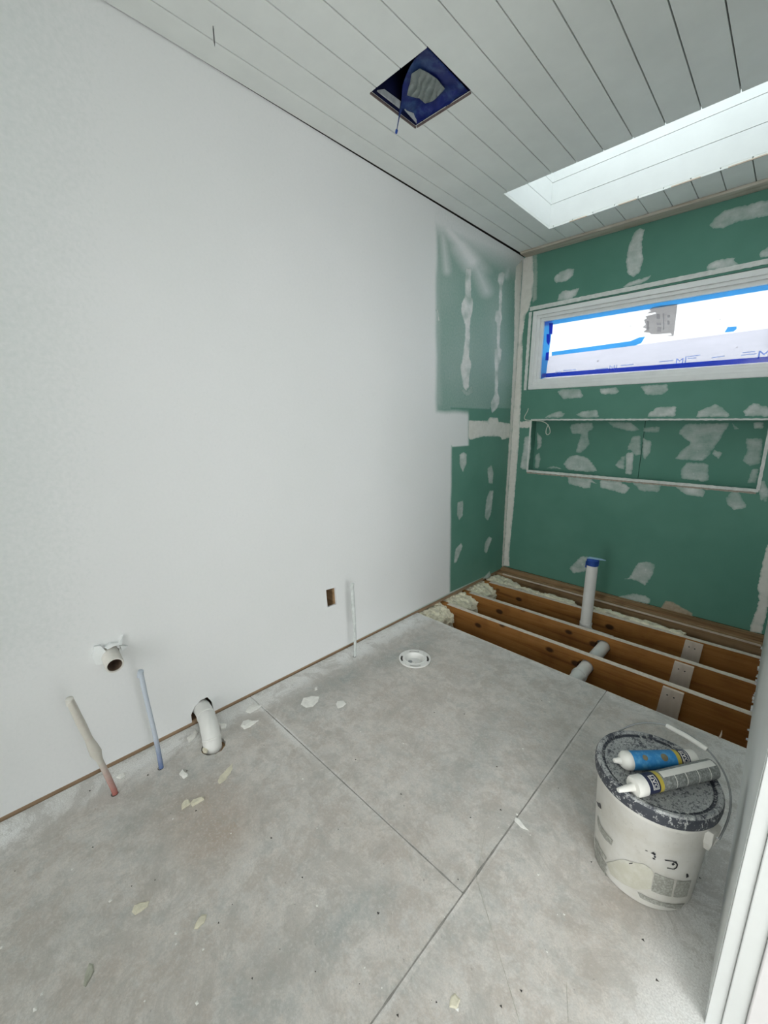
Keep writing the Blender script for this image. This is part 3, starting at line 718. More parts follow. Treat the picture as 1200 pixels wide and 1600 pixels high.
for x0, y0, x1, y1 in ((1030, 566, 1052, 564), (1070, 559, 1094, 555.5), (1074, 561, 1088, 560), (1112, 560, 1132, 557), (1158, 556, 1182, 553.5), (1160, 552, 1180, 550), (930, 578, 950, 576), (880, 580, 900, 578.5), (970, 572, 990, 570)):
    flat([onp(x0, y0), onp(x1, y1), onp(x1, y1-1.6), onp(x0, y0-1.6)], YT-0.0002, 0.0003, 'film_lettering', 'print_b2')

# ---- right wall, door frame and hall
wall_right = struct(MB().box(XR, 0.165, 1.012, 3.50, 0.0, ZC+0.012).build('wall_right', 'white'), 'white wall seen edge on at the right')
MB().box(0.075, 0.165, 1.012, 3.50, -0.95, 0.0).build('footing', 'joist', wall_right)
for i in range(26):
    y = random.uniform(2.14, 3.3); MB().prism([(XR-random.uniform(0.001, 0.008), y), (XR+0.02, y-0.008), (XR+0.02, y+random.uniform(0.006, 0.02))], -0.006, random.uniform(0.0, 0.012)).build('plaster_crumb', 'white', wall_right)
struct(MB().box(XR, 0.165, YN, 0.08, 0.0, ZC+0.012).build('wall_right', 'white'), 'white wall behind the door opening')
struct(MB().box(XR, 0.165, 0.08, 1.012, 2.08, ZC+0.012).build('wall_right', 'white'), 'white wall over the door opening')
jamb = struct(MB().box(XR+0.001, 0.081, 0.994, 1.011, 0.0, 2.078).build('door_1', 'trimw', bevel=0.0015), 'white painted door frame at the right edge')
MB().box(0.0812, 0.1145, 0.989, 1.011, 0.0, 2.078).build('jamb_strip', 'trimw', jamb, bevel=0.002)
MB().box(0.1147, 0.180, 0.983, 1.011, 0.0, 2.078).build('jamb_board', 'pinkw', jamb, bevel=0.003)
MB().box(XR-0.002, 0.18, 0.081, 0.10, 0.0, 2.078).build('jamb_board', 'trimw', jamb, bevel=0.003)
MB().box(XR-0.002, 0.18, 0.10, 0.974, 2.06, 2.079).build('head_board', 'trimw', jamb, bevel=0.003)
# hall beyond the door
wf, _ = sheet(rect(YN, 3.5, -0.02, 2.62), [rect(-1.9, 0.35, 0.25, 2.35)], lambda u, v, d: (1.70+d, u, v), 0.10)  # hall opening is added, placed to send daylight through the door
struct(wf.build('wall_hall', 'white'), 'white hall wall with an unseen opening added for fill daylight')
struct(MB().box(0.165, 1.70, 3.30, 3.50, 0, 2.60).build('wall_hall_end', 'white'), 'white wall at the end of the hall')
wf, _ = sheet(rect(-1.91, 1.80, -0.95, ZC+0.012), [rect(-0.70, 0.0, 0.10, 2.30)], lambda u, v, d: (u, YN-d, v), 0.12)  # opening added here to bring in fill light from behind
struct(wf.build('wall_near', 'white'), 'white wall behind the viewer')

# ---- floor
YE = 2.132
struct(MB().box(-1.91, 1.8, YN-0.15, 3.56, -0.97, -0.93).build('ground', 'dirt'), 'dark crawl space soil under the joists')
floor = struct(MB().box(XL-0.10, 1.75, YN-0.1, YE-0.002, -0.046, -0.019).build('floor', 'plank'), 'dusty grey subfloor panels')
flr_c = fl(648, 1030.5); elb_c = Vector((-1.570, 0.563, 0))
XS = -0.49; YS = 0.832
darks = [((470, 1100), (560, 1050), 34, .75), ((560, 1050), (660, 1005), 28, .7), ((380, 1570), (470, 1490), 50, .6), ((470, 1490), (590, 1395), 40, .75), ((690, 1250), (760, 1150), 45, .5),
         ((700, 1215), (720, 1180), 30, .4), ((200, 1290), (330, 1190), 40, .42), ((640, 1540), (760, 1400), 34, .4), ((810, 1300), (900, 1170), 46, .35), ((60, 1500), (160, 1430), 60, .25), ((300, 1235), (230, 1330), 60, .22)]
browns = [((290, 1290), (360, 1265), 66, .85), ((315, 1335), (365, 1290), 50, .8), ((985, 1400), (1060, 1450), 60, .5), ((960, 1330), (985, 1400), 40, .4), ((110, 1260), (200, 1205), 30, .25), ((600, 1100), (700, 1080), 80, .18), ((560, 1330), (640, 1290), 70, .2), ((940, 1500), (1080, 1520), 80, .25), ((130, 1560), (260, 1500), 80, .2)]
def stain(vs):
    dk = []; br = []; wh = []
    for x, y in vs:
        px, py = proj((x, y, 0)) if (Vector((x, y, 0))-CAM).dot(FW) > 0.2 else (-9999, -9999)
        nz = 0.75+0.5*noise.noise((x*6, y*6, 2))
        dk.append(min(1, max([0]+[s*soft(seg_d((px, py), a, b), r*1.3)*1.3 for a, b, r, s in darks])*nz))
        br.append(min(1, max([0]+[s*soft(seg_d((px, py), a, b), r*1.3)*1.3 for a, b, r, s in browns])*nz))
        e = x-XL-0.03*noise.noise((y*3, x*3, 4))
        wv = 1.25*(1-sstep(0.06, 0.19, e))*(0.72+0.5*noise.noise((y*2.2, 0, 1)))
        if y > 1.95: wv = max(wv, 0.55*(1-sstep(0.0, 0.14, YE-y))*(0.5+noise.noise((x*4, 3, 1))))
        if x > -0.16 and y > 0.8: wv = max(wv, 0.75*sstep(-0.16, 0.02, x))
        wh.append(max(0, min(1, wv)))
    return dict(dark=dk*2, brown=br*2, white=wh*2)
def fpanel(x0, x1, y0, y1, holes, wav=0):
    ex = [(x, y) for x in np.arange(x0+0.012, x1-0.01, 0.024) for y in np.arange(max(y0+0.012, -0.45), y1-0.01, 0.024)]
    out = rect(x0, x1, y0, y1)
    m, vs = sheet(out, holes, lambda u, v, d: (u, v, -d), 0.019, ex)
    return m.build('floor_panel', 'floor', floor, attrs=stain(vs))
g = 0.0014
fpanel(XL+0.002, XS-g, YS+g, YE, [circle(flr_c[0], flr_c[1], 0.062, 24)])
fpanel(XL+0.002, XS-g, YN, YS-g, [circle(elb_c[0]+0.005, elb_c[1], 0.048, 24, 0.06)])
fpanel(XS+g, XR+0.06, YN, YE, [])
struct(MB().box(XR+0.06, 1.72, YN, 3.5, -0.019, 0.0).build('floor_hall', 'floor'), 'hall floor beyond the door')
# scored lines
def score(a, b, wd, name='score_line', mat='speck_shade'):
    p, q = fl(*a), fl(*b); n = 30; d = (q-p).normalized(); s = Vector((-d.y, d.x, 0)); L = []; R_ = []
    for i in range(n+1):
        c = p.lerp(q, i/n)+s*0.0008*noise.noise((i*0.7, a[0], 0)); ww = wd*(0.4+0.9*abs(noise.noise((i*1.3, a[1], 2))))
        L.append(c+s*ww); R_.append(c-s*ww)
    mb = MB(); mb.add([(v.x, v.y, 0.0006) for v in L+R_], [(i, i+1, n+2+i, n+1+i) for i in range(n)])
    return mb.build(name, mat, floor)
for a_, b_, w_ in (((-1.60, YS), (XS, YS), 0.0032), ((XS, 0.05), (XS, YS), 0.0040), ((XS, YS), (XS, 2.10), 0.0042)):
    score(proj((*a_, 0)), proj((*b_, 0)), w_, 'seam_dirt', 'seamd')
score((746, 1378), (812, 1598), 0.0011, mat='smear'); score((885, 1535), (888, 1598), 0.0009, mat='smear'); score((744, 1376), (758, 1300), 0.0008, mat='smear')

# ================================================================== PIT: joists, blocking, foam
PIPE_X, PIPE_Z = -0.690, -0.105
JT = -0.030
def joist(yl, yr, label, hole=True, resid=True):
    o = thing('floor_joist', label, 'joist', (XL+0.9, (yl+yr)/2, JT), 'floor joists')
    x0, x1 = XL-0.06, 0.073
    def y_at(x): return yl+(yr-yl)*(x-XL)/(XR-XL)
    holes = [circle(PIPE_X-0.004, PIPE_Z, 0.046, 24, 0.02)] if hole else []
    m, _ = sheet(rect(x0, x1, JT-0.235, JT), holes, lambda u, v, d: (u, y_at(u)+d, v), 0.038)
    m.build('beam', 'joist', o)
    if resid:
        n = 60; mb = MB(); top = []
        for i in range(n+1):
            x = x0+0.10+(x1-x0-0.10)*i/n
            a = y_at(x)+0.001+0.002*abs(noise.noise((i*0.8, yl, 0))); b = y_at(x)+0.037-0.003*abs(noise.noise((i*0.9, yr, 3)))
            top.append((x, a, b, JT+0.0025+0.0015*noise.noise((i*0.6, yl*7, 1))))
        mb.add([(t[0], t[1], JT) for t in top]+[(t[0], t[1], t[3]) for t in top]+[(t[0], t[2], t[3]) for t in top]+[(t[0], t[2], JT) for t in top], [])
        N1 = n+1
        for r in range(3):
            for i in range(n): mb.f.append((r*N1+i, r*N1+i+1, (r+1)*N1+i+1, (r+1)*N1+i))
        mb.build('glue_residue', 'residue', o)['label'] = 'whitish residue along the joist top'
    return o, y_at
j1, jy1 = joist(2.443, 2.460, 'brown floor joist nearest to the grey floor edge')
j2, jy2 = joist(2.747, 2.790, 'brown floor joist in the middle, in front of the white riser pipe')
j3, jy3 = joist(3.062, 3.135, 'brown floor joist farthest back, near the green wall', hole=False)
struct(MB().box(XL-0.06, 0.073, 2.06, 2.098, -0.28, -0.0465).build('trim_3', 'joist'), 'hidden joist carrying the floor edge')
rim = tag(MB().box(XL-0.05, 0.073, 3.283, YB-0.002, -0.235, -0.004).build('rim_board', 'plank', bevel=0.003), 'rough brown board lying along the foot of the green wall', 'board')
sole = tag(MB().box(XL-0.05, 0.073, 3.338, YB-0.002, -0.0035, 0.029).build('sole_plate', 'plank', bevel=0.003), 'dark rough plate directly under the green wall', 'board')
mb = MB()
for i in range(40):      # splinters on the board
    x = random.uniform(XL+0.05, XR-0.05); y = random.uniform(3.287, 3.334); L = random.uniform(0.02, 0.10); hgt = random.uniform(0.003, 0.010)
    mb.add([(x, y, -0.004), (x+L, y+random.uniform(-.006, .006), -0.004), (x+L*0.9, y+0.010, -0.004), (x+L*0.1, y+0.008, -0.004), (x+L*0.2, y+0.004, -0.004+hgt), (x+L*0.8, y+0.005, -0.004+hgt*0.7)],
           [(0, 1, 5, 4), (1, 2, 5), (2, 3, 4, 5), (3, 0, 4)])
MB().box(XL+0.05, 0.05, 3.2815, 3.290, -0.013, -0.0025).build('worn_edge', 'tanedge', rim)
mb.build('splinter', 'plank', rim)['kind'] = 'stuff'
def scab(pl, pr, jy, label):
    """short pale board screwed upright to the near face of a joist"""
    x0 = fl(*pl, JT-0.008).x; x1 = fl(*pr, JT-0.008).x; yf = jy((x0+x1)/2)-0.0008
    o = thing('scab_board', label, 'board', ((x0+x1)/2, yf, JT-0.22), 'pale boards screwed to the joists')
    z1, z0, sh_ = JT-0.007, JT-0.225, -0.016
    pf = [(x0, z1), (x1, z1), (x1+sh_*0.7, z0), (x0+sh_, z0)]
    m, _ = sheet(pf, [], lambda u, v, d: (u, yf-0.018+d, v), 0.0178)
    m.build('plank', 'pale', o, bevel=0.0015)
    for k_, dz in ((0.30, -0.045), (0.62, -0.047)):
        MB().lathe([(0.0, 0.0012), (0.0036, 0.001), (0.0042, -0.001)], (x0+(x1-x0)*k_-0.003, yf-0.018, JT+dz), 12, (0, -1, 0)).build('screw', 'speck_shade', o)
    return o
scab((1036, 1072), (1069, 1084), jy1, 'pale new wood board screwed to the joist nearest the grey floor')
scab((1055, 1031.5), (1085.5, 1041), jy2, 'pale new wood board screwed to the middle joist')
scab((1072, 998), (1099.5, 1007), jy3, 'pale new wood board screwed to the joist nearest the green wall')
# spray foam lumps at the left ends of the bays and along the back
def foam(name, x0, x1, y0, y1, z0, z1, label, seed, n=26, fall=1):
    mb = MB(); vs = []; nx = n; ny = n
    bm = bmesh.new(); bmesh.ops.create_cube(bm, size=1.0)
    bmesh.ops.subdivide_edges(bm, edges=bm.edges, cuts=n, use_grid_fill=True)
    for v in bm.verts:
        p = v.co.copy(); q = Vector((x0+(p.x+.5)*(x1-x0), y0+(p.y+.5)*(y1-y0), z0+(p.z+.5)*(z1-z0)))
        s = Vector((q.x*38, q.y*38, q.z*38+seed))
        q += 0.016*noise.noise_vector(s)+0.010*noise.noise_vector(s*2.3)+0.005*noise.noise_vector(s*5.1)
        q.z -= fall*max(0, (p.x+.5))**2*0.05*abs(z1-z0)/0.2
        q.z = min(q.z, -0.014); q.x = max(q.x, XL-0.05); q.y = min(max(q.y, y0-0.004), y1+0.004); v.co = q
    mb.add([v.co for v in bm.verts], [[v.index for v in f.verts] for f in bm.faces]); bm.free()
    return tag(mb.build(name, 'foam', smooth=True), label, 'foam', 'spray foam lumps')
foam('spray_foam', XL-0.045, -1.640, 2.118, 2.432, -0.26, -0.026, 'cream spray foam lump in the bay beside the grey floor corner', 1)
foam('spray_foam', XL-0.045, -1.625, 2.492, 2.738, -0.26, -0.026, 'cream spray foam lump between the near and middle joists', 5)
foam('spray_foam', XL-0.045, -1.635, 2.798, 3.055, -0.26, -0.026, 'cream spray foam lump between the middle and far joists', 9)
foam('spray_foam', XL-0.01, -1.52, 3.118, 3.272, -0.20, -0.022, 'cream spray foam lump in the far corner by the green wall', 13)
foam('spray_foam', -1.60, -1.02, 3.122, 3.168, -0.06, -0.020, 'thin cream foam bead along the far joist left of the riser pipe', 17, 24, 0)
foam('spray_foam', -0.90, -0.32, 3.146, 3.195, -0.06, -0.020, 'thin cream foam bead along the far joist right of the riser pipe', 21, 24, 0)

# ================================================================== PIPES
t = thing('shower_drain_pipe', 'white pipe run through the joists with a taped riser', 'pipe', (PIPE_X, 2.6, PIPE_Z))
RX, RY = -0.846, 2.885
MB().tube([(PIPE_X, 2.10, PIPE_Z), (PIPE_X, RY, PIPE_Z)], 0.0375, 28).build('horizontal_pipe', 'pvc', t, True)
MB().lathe([(0.0375, 0), (0.0435, 0.0), (0.0435, 0.014), (0.041, 0.03), (0.0375, 0.03)], (PIPE_X, 2.330, PIPE_Z), 28, (0, 1, 0)).build('coupling', 'pvc', t, True)
MB().tube([(PIPE_X+0.02, RY, PIPE_Z), (PIPE_X-0.03, RY, PIPE_Z), (RX+0.05, RY, PIPE_Z), (RX+0.02, RY, PIPE_Z+0.01), (RX, RY, PIPE_Z+0.04), (RX, RY, PIPE_Z+0.08)], 0.040, 24).build('elbow', 'pvc', t, True)
ZR = 0.432
MB().tube([(RX, RY, PIPE_Z+0.06), (RX, RY, ZR)], 0.0362, 32).build('riser', 'pvc', t, True)
tp = MB().lathe([(0.0378, -0.036), (0.0385, -0.03), (0.0385, 0.0), (0.030, 0.006), (0.0, 0.010)], (RX, RY, ZR), 28).build('tape_cap', 'tape', t, True)
tp['label'] = 'blue tape wrapped over the riser top'
sv = [(RX-0.036, RY-0.018), (RX+0.045, RY+0.004), (RX+0.075, RY+0.018), (RX+0.04, RY+0.032), (RX-0.03, RY+0.02)]
m = MB(); m.prism(sv, ZR+0.008, ZR+0.0125)
m.build('tape_flap', simple('pale_blue_tape_top', (0.30, 0.47, 0.62), 0.5, 0.15, 30), tp)
MB().prism([(RX-0.041, RY-0.012), (RX-0.0385, RY-0.022), (RX-0.030, RY-0.0275), (RX-0.029, RY-0.0255), (RX-0.037, RY-0.02), (RX-0.039, RY-0.012)], ZR-0.055, ZR-0.01).build('tape_tail', 'tape', tp)

# wall drain stub with split drywall
dr = thing('drain_stub', 'white plastic drain stub poking out of the white wall', 'pipe', (XL, drain_c[0], drain_c[1]))
a = Vector((XL-0.06, drain_c[0]+0.002, drain_c[1]+0.006)); b = Vector((XL+0.083, drain_c[0]-0.004, drain_c[1]-0.010)); ax = (b-a).normalized(); L = (b-a).length
MB().lathe([(0.0240, 0), (0.0305, 0), (0.0305, L-0.003), (0.0290, L), (0.0245, L), (0.0240, L-0.003)], a, 32, ax).build('pipe_wall', 'pvcd', dr, True)
MB().lathe([(0.0239, 0.02), (0.0239, L-0.004)], a, 32, ax).build('pipe_bore', 'pipein', dr, True)
MB().lathe([(0.0, 0.03), (0.0239, 0.03)], a, 32, ax).build('pipe_bore', 'pipein', dr)
# torn paper flaps around the stub
for px in ([(146, 1009), (156, 1007), (163, 1014), (163, 1026), (160, 1034), (149, 1037), (143, 1024)],
           [(162, 1009), (172, 1003), (184, 1003), (190, 993), (191.5, 991), (188, 1005), (176, 1007), (166, 1012)],
           [(186, 1006), (199, 1008), (192, 1012), (189, 1014)]):
    cpx = sum(p[0] for p in px)/len(px); cpy = sum(p[1] for p in px)/len(px)
    P = [lw(*p) for p in px]; c0 = lw(180, 1022); mb = MB(); n = len(P)
    top = []
    for p in P:
        d = (Vector((p.y, p.z))-Vector((drain_c[0], drain_c[1]))).length; lift = max(0.002, 0.020-0.22*max(0, d-0.030))
        top.append(Vector((XL+lift, p.y, p.z)))
    mb.add([(XL-0.0005, p.y, p.z) for p in P]+top, [tuple(range(n, 2*n))]+[(i, (i+1) % n, n+(i+1) % n, n+i) for i in range(n)])
    mb.build('torn_paper_flap', 'white', wall_left)
# supply tubes
def supply(base, top, r, label, mat, lumps, group=None):
    o = thing('supply_tube', label, 'tube', base, 'capped supply tubes')
    b, t_ = Vector(base), Vector(top); n = 26; pts = []; rs = []
    for i in range(n+1):
        s = i/n; p = b.lerp(t_, s); p += Vector((0.004*math.sin(s*5), 0.003*math.sin(s*4+1), 0)); pts.append(p)
        rr = r
        for c, wd, amt in lumps: rr += amt*math.exp(-((s-c)/wd)**2)
        rs.append(rr*(1+0.06*noise.noise((s*14, r*900, 0))))
    pts[0].z = -0.01
    MB().tube(pts, rs, 16).build('tube', mat, o, True)
    d = (t_-pts[-2]).normalized()
    MB().tube([pts[-1]-d*0.022, pts[-1]-d*0.004, pts[-1]+d*0.004, pts[-1]+d*0.006], [r*1.22, r*1.25, r*1.15, r*0.6], 16).build('end_cap', mat if mat != 'redpex' else 'pvcd', o, True)
    MB().lathe([(r*1.0, 0.0012), (r*1.25, 0.0008), (r*1.25, -0.002)], (base[0], base[1], 0), 18).build('floor_collar', 'speck_shade', o)
    return o
supply((-1.600, 0.207, 0), (-1.602, 0.133, 0.437), 0.0095, 'plaster crusted tube turning red at the floor, leftmost of the three', 'redpex', [(0.78, 0.22, 0.0035), (0.47, 0.05, 0.008), (0.55, 0.03, 0.004)])
supply((-1.604, 0.366, 0), (-1.606, 0.349, 0.437), 0.0085, 'slim pale tube turning blue at the floor, middle of the three', 'bluepex', [])
o = supply((-1.649, 1.437, 0), (-1.649, 1.437, 0.452), 0.0080, 'slim whitish tube beside the wall socket hole, near the toilet flange', 'whitepex', [(0.72, 0.16, 0.0030), (0.52, 0.04, 0.002)])
# elbow waste pipe
e = thing('waste_elbow', 'white curved waste pipe going from wall base into the floor', 'pipe', (elb_c[0], elb_c[1], 0))
pts = []; rs = []
path = [(XL-0.05, 0.598, 0.055), (XL+0.0, 0.598, 0.062), (XL+0.05, 0.592, 0.064), (XL+0.10, 0.583, 0.058), (XL+0.135, 0.574, 0.046), (XL+0.160, 0.568, 0.026), (XL+0.175, 0.564, 0.0), (XL+0.180, 0.563, -0.03)]
MB().tube(path, [0.036, 0.036, 0.0365, 0.037, 0.0375, 0.0375, 0.037, 0.037], 28).build('bend', 'pvc', e, True)
for i, (p, q, r) in enumerate(((path[2], path[3], 0.0385), (path[5], path[6], 0.0392))):
    p, q = Vector(p), Vector(q); MB().tube([p.lerp(q, 0.1), p.lerp(q, 0.15), p.lerp(q, 0.35), p.lerp(q, 0.4)], [0.036, r, r, 0.036], 28).build('joint_ring', 'pvc', e, True)
def chip(px, mat, label, th=0.004, group='dried chips on the floor', name='compound_chip', tilt=0.0, jag=0.0018):
    P = [fl(*p) for p in px]; poly = ragged([(p.x, p.y) for p in P], 0.006, jag, len(bpy.data.objects))
    c = Vector((sum(p[0] for p in poly)/len(poly), sum(p[1] for p in poly)/len(poly), 0)); n = len(poly)
    inn = [(c.x+(x-c.x)*0.72, c.y+(y-c.y)*0.72) for x, y in poly]
    mb = MB()
    mb.add([(x, y, 0.0002) for x, y in poly]+[(x, y, th*0.55+tilt*(x-c.x)) for x, y in poly]+[(x, y, th*(1+0.5*noise.noise((x*60, y*60, 1)))) for x, y in inn]+[(c.x, c.y, th*1.1)],
           [tuple(range(n))[::-1]]+[(i, (i+1) % n, n+(i+1) % n, n+i) for i in range(n)]+[(n+i, n+(i+1) % n, 2*n+(i+1) % n, 2*n+i) for i in range(n)]+[(2*n+i, 2*n+(i+1) % n, 3*n) for i in range(n)])
    return tag(mb.build(name, mat), label, 'chip', group)
# toilet flange
fg = thing('toilet_flange', 'round white slotted toilet flange set in the floor', 'flange', (flr_c[0], flr_c[1], 0))
RO, RI = 0.0925, 0.060
hs = []
for k in range(4):
    a0 = math.radians(20+90*k); a1 = a0+math.radians(46)
    hs.append([(flr_c[0]+r*math.cos(a), flr_c[1]+r*math.sin(a)) for r, rng in ((0.0825, [a0+(a1-a0)*i/8 for i in range(9)]), (0.0705, [a1+(a0-a1)*i/8 for i in range(9)])) for a in rng])
for k in range(4):
    a = math.radians(90*k-2); hs.append(circle(flr_c[0]+0.077*math.cos(a), flr_c[1]+0.077*math.sin(a), 0.0035, 10))
m, _ = sheet(circle(flr_c[0], flr_c[1], RO, 56), [circle(flr_c[0], flr_c[1], RI, 40)]+hs, lambda u, v, d: (u, v, 0.0095-d), 0.007)
m.build('ring', 'pvc', fg)
m, _ = sheet(circle(flr_c[0], flr_c[1], 0.0895, 48), [circle(flr_c[0], flr_c[1], 0.063, 40)], lambda u, v, d: (u, v, 0.0022-d), 0.0018)
m.build('slot_shade_ring', 'speck_shade', fg)  # near-black ring under the slots, painted in as their shade
MB().lathe([(0.0605, 0.009), (0.058, 0.011), (0.055, 0.006), (0.051, -0.008), (0.042, -0.0165), (0.0, -0.0175)], (flr_c[0], flr_c[1], 0), 40).build('socket', 'pvc', fg, True)
MB().lathe([(0.0, -0.004), (0.015, -0.005), (0.019, -0.011), (0.019, -0.0172)], (flr_c[0]+0.020, flr_c[1]+0.004, 0), 24).build('test_knob', 'pvc', fg, True)
MB().lathe([(0.0, -0.0160), (0.013, -0.0160), (0.013, -0.0172)], (flr_c[0]-0.022, flr_c[1]-0.014, 0.0), 20).build('test_hole', simple('grey_plug', (0.28, 0.30, 0.30), 0.5), fg)

# ================================================================== FAN OPENING IN THE CEILING
vt = thing('vent_box', 'square fan opening in the ceiling lined with blue tape', 'vent', ((VX0+VX1)/2, (VY0+VY1)/2, ZC))
Z1 = ZC+0.26
for bx in ((VX0-0.012, VX0, VY0, VY1), (VX1, VX1+0.012, VY0, VY1), (VX0-0.012, VX1+0.012, VY0-0.012, VY0), (VX0-0.012, VX1+0.012, VY1, VY1+0.012)):
    MB().box(*bx, ZC+0.0155, Z1).build('side', 'navyliner', vt)
MB().box(VX0-0.012, VX1+0.012, VY0-0.012, VY1+0.012, Z1, Z1+0.01).build('top', 'speck_shade', vt)
for bx in ((VX0+0.0005, VX0+0.006, VY0+0.004, VY1-0.004), (VX0+0.012, VX1-0.004, VY1-0.006, VY1-0.0005)):
    MB().box(*bx, ZC-0.001, ZC+0.006).build('metal_lip', simple('rusty_lip', (0.16, 0.12, 0.11), 0.6, 0.2, 40), vt)
def vp(px, py, dz): return on(2, ZC+dz, px, py)
# white-grey flaps on the inner left side
for q, dz in (([(589, 143), (600, 141), (626, 160), (624, 170)], 0.02), ([(632, 172), (636, 171), (655, 180), (652, 194)], 0.015)):
    P = [vp(x, y, dz+0.02*(i in (1, 2))) for i, (x, y) in enumerate(q)]
    P = [Vector((min(max(p.x, VX0+0.004), VX1-0.004), min(max(p.y, VY0+0.004), VY1-0.004), p.z)) for p in P]
    mb = MB(); mb.add(P+[p+Vector((0.002, -0.001, 0.003)) for p in P], [(0, 1, 2, 3), (7, 6, 5, 4), (0, 4, 5, 1), (1, 5, 6, 2), (2, 6, 7, 3), (3, 7, 4, 0)])
    mb.build('lining_scrap', 'scrap', vt)
# sagging blue sheet
bs = thing('plastic_sheet', 'torn blue plastic sheet sagging out of the ceiling opening', 'sheet', ((VX0+VX1)/2, (VY0+VY1)/2, ZC+0.02))
film_px = [(667, 73), (675, 81), (690, 97), (705, 113), (722, 131), (734, 145), (724, 152), (706, 165), (688, 178), (664, 191), (654, 196), (640, 184), (630, 178), (625, 181), (623, 178), (627, 160), (628, 145), (629, 133), (634, 118), (640, 105), (648, 92), (658, 82)]
poly2 = densify(film_px, 3.0); ex = [(x, y) for x in np.arange(624, 736, 4.0) for y in np.arange(74, 200, 4.0) if inside((x, y), film_px)]
vs2, fs2 = cdt([poly2], ex, [])
def film_z(x, y):
    d = min(seg_d((x, y), (623, 180), (648, 92)), 60); e = min(seg_d((x, y), (667, 73), (735, 146)), seg_d((x, y), (735, 146), (650, 200)))
    return 0.012+0.030*min(1, e/25.0)+0.010*noise.noise((x*0.06, y*0.06, 1))-0.02*soft(math.hypot(x-628, y-165), 40)
P = [vp(x, y, film_z(x, y)) for x, y in vs2]
P = [Vector((min(max(p.x, VX0+0.002), VX1-0.002), min(max(p.y, VY0+0.002), VY1-0.002), p.z)) for p in P]
mb = MB(); mb.add(P, fs2)
so = mb.build('sheet', 'bluefilm', bs, True); so.modifiers.new('thickness', 'SOLIDIFY').thickness = 0.0015
pk = [(636, 148), (641, 128), (643, 115), (656, 107), (668, 113), (683, 123), (695, 138), (686, 149), (676, 158), (664, 161), (655, 153), (644, 151)]
poly2 = densify(pk, 3.0); vs2, fs2 = cdt([poly2], [(x, y) for x in np.arange(636, 696, 2.5) for y in np.arange(107, 162, 2.5) if inside((x, y), pk)], [])
P = [vp(x, y, film_z(x, y)-0.006-0.007*abs(math.sin((x*0.30+y*0.12)+2.0*noise.noise((x*0.05, y*0.05, 4))))) for x, y in vs2]
mb = MB(); mb.add(P, fs2); so = mb.build('plaster_skin', 'greyp', bs, True); so.modifiers.new('thickness', 'SOLIDIFY').thickness = 0.002
so['label'] = 'crumpled grey plaster skin stuck on the sheet'
a, b = vp(626, 172, 0.008), vp(624, 181, -0.012); c = vp(620, 203, -0.045); d = vp(619, 208, -0.052)
MB().tube([a, b, c], [0.006, 0.0028, 0.0016], 8).build('hanging_strand', 'bluefilm', bs, True)
MB().tube([c+Vector((0, 0, 0.004)), c, d, d+(d-c)*0.3], [0.001, 0.0055, 0.005, 0.001], 8).build('strand_blob', 'tape', bs, True)

# screw hanging from the ceiling
n0 = vp(333, 41, 0.0)
sc = thing('ceiling_screw', 'thin metal screw hanging from a ceiling board seam', 'screw', tuple(n0))
MB().tube([n0+Vector((0, 0, 0.004)), n0+Vector((0, 0, -0.020)), n0+Vector((0.001, 0, -0.050)), n0+Vector((0.001, 0, -0.056))], [0.0016, 0.0016, 0.0014, 0.0004], 8).build('shank', simple('dull_screw_metal', (0.20, 0.20, 0.19), 0.4, metal=0.6), sc)
mb = MB()
for i in range(9): mb.lathe([(0.0015, -0.001), (0.0028, 0.0), (0.0015, 0.001)], n0+Vector((0.0005, 0, -0.008-i*0.0045)), 8)
mb.build('thread', simple('dark_screw_thread', (0.10, 0.10, 0.10), 0.5, metal=0.6), sc)

# cable loop by the niche
cb = [(825.5, 638), (824, 643), (820, 650), (819.5, 654), (822, 656), (830, 657), (836, 657.5), (845, 658), (852, 660.5), (856, 664), (858.5, 669), (859.5, 675), (857.5, 678.5), (854.5, 679), (853, 676), (853.5, 671), (855.5, 666), (856.5, 663)]
offs = [0.000, .004, .006, .006, .007, .009, .010, .016, .02, .022, .024, .024, .022, .02, .018, .018, .02, .022]
P = [bk(x, y, YB-o) for (x, y), o in zip(cb, offs)]
def smoothp(P, n=5):
    out = []
    for i in range(len(P)-1):
        p0, p1, p2, p3 = P[max(i-1, 0)], P[i], P[i+1], P[min(i+2, len(P)-1)]
        for k in range(n):
            t = k/n; out.append(0.5*((2*p1)+(p2-p0)*t+(2*p0-5*p1+4*p2-p3)*t*t+(3*p1-p0-3*p2+p3)*t**3))
    return out+[P[-1]]
tag(MB().tube(smoothp(P), 0.0030, 8).build('cable_loop', 'cable', smooth=True), 'thin white cable curling out beside the wall niche', 'cable')

# ================================================================== BUCKET
BC = Vector((-0.142, 1.290, 0)); RB, RTP, HB = 0.131, 0.151, 0.352
bu = thing('bucket', 'dirty white plastic bucket with a paint splattered dark lid', 'bucket', tuple(BC))
def br_(z): return RB+(RTP-RB)*z/HB
MB().lathe([(0.0, 0.004), (RB-0.012, 0.004), (RB-0.008, 0.0), (RB-0.002, 0.003), (RB, 0.010), (br_(0.29), 0.29), (br_(0.29)+0.004, 0.294), (br_(0.31)+0.004, 0.31), (br_(0.335), 0.335), (br_(0.335)-0.004, 0.338), (0.0, 0.330)], BC, 72).build('body', 'pail', bu, True)
LR = br_(0.33)
MB().lathe([(br_(0.31)+0.0055, 0.314), (br_(0.31)+0.0085, 0.312), (LR+0.0095, 0.326), (LR+0.0090, 0.342), (LR+0.0072, 0.3465)], BC, 80).build('lid_skirt', 'lidskirt', bu, True)
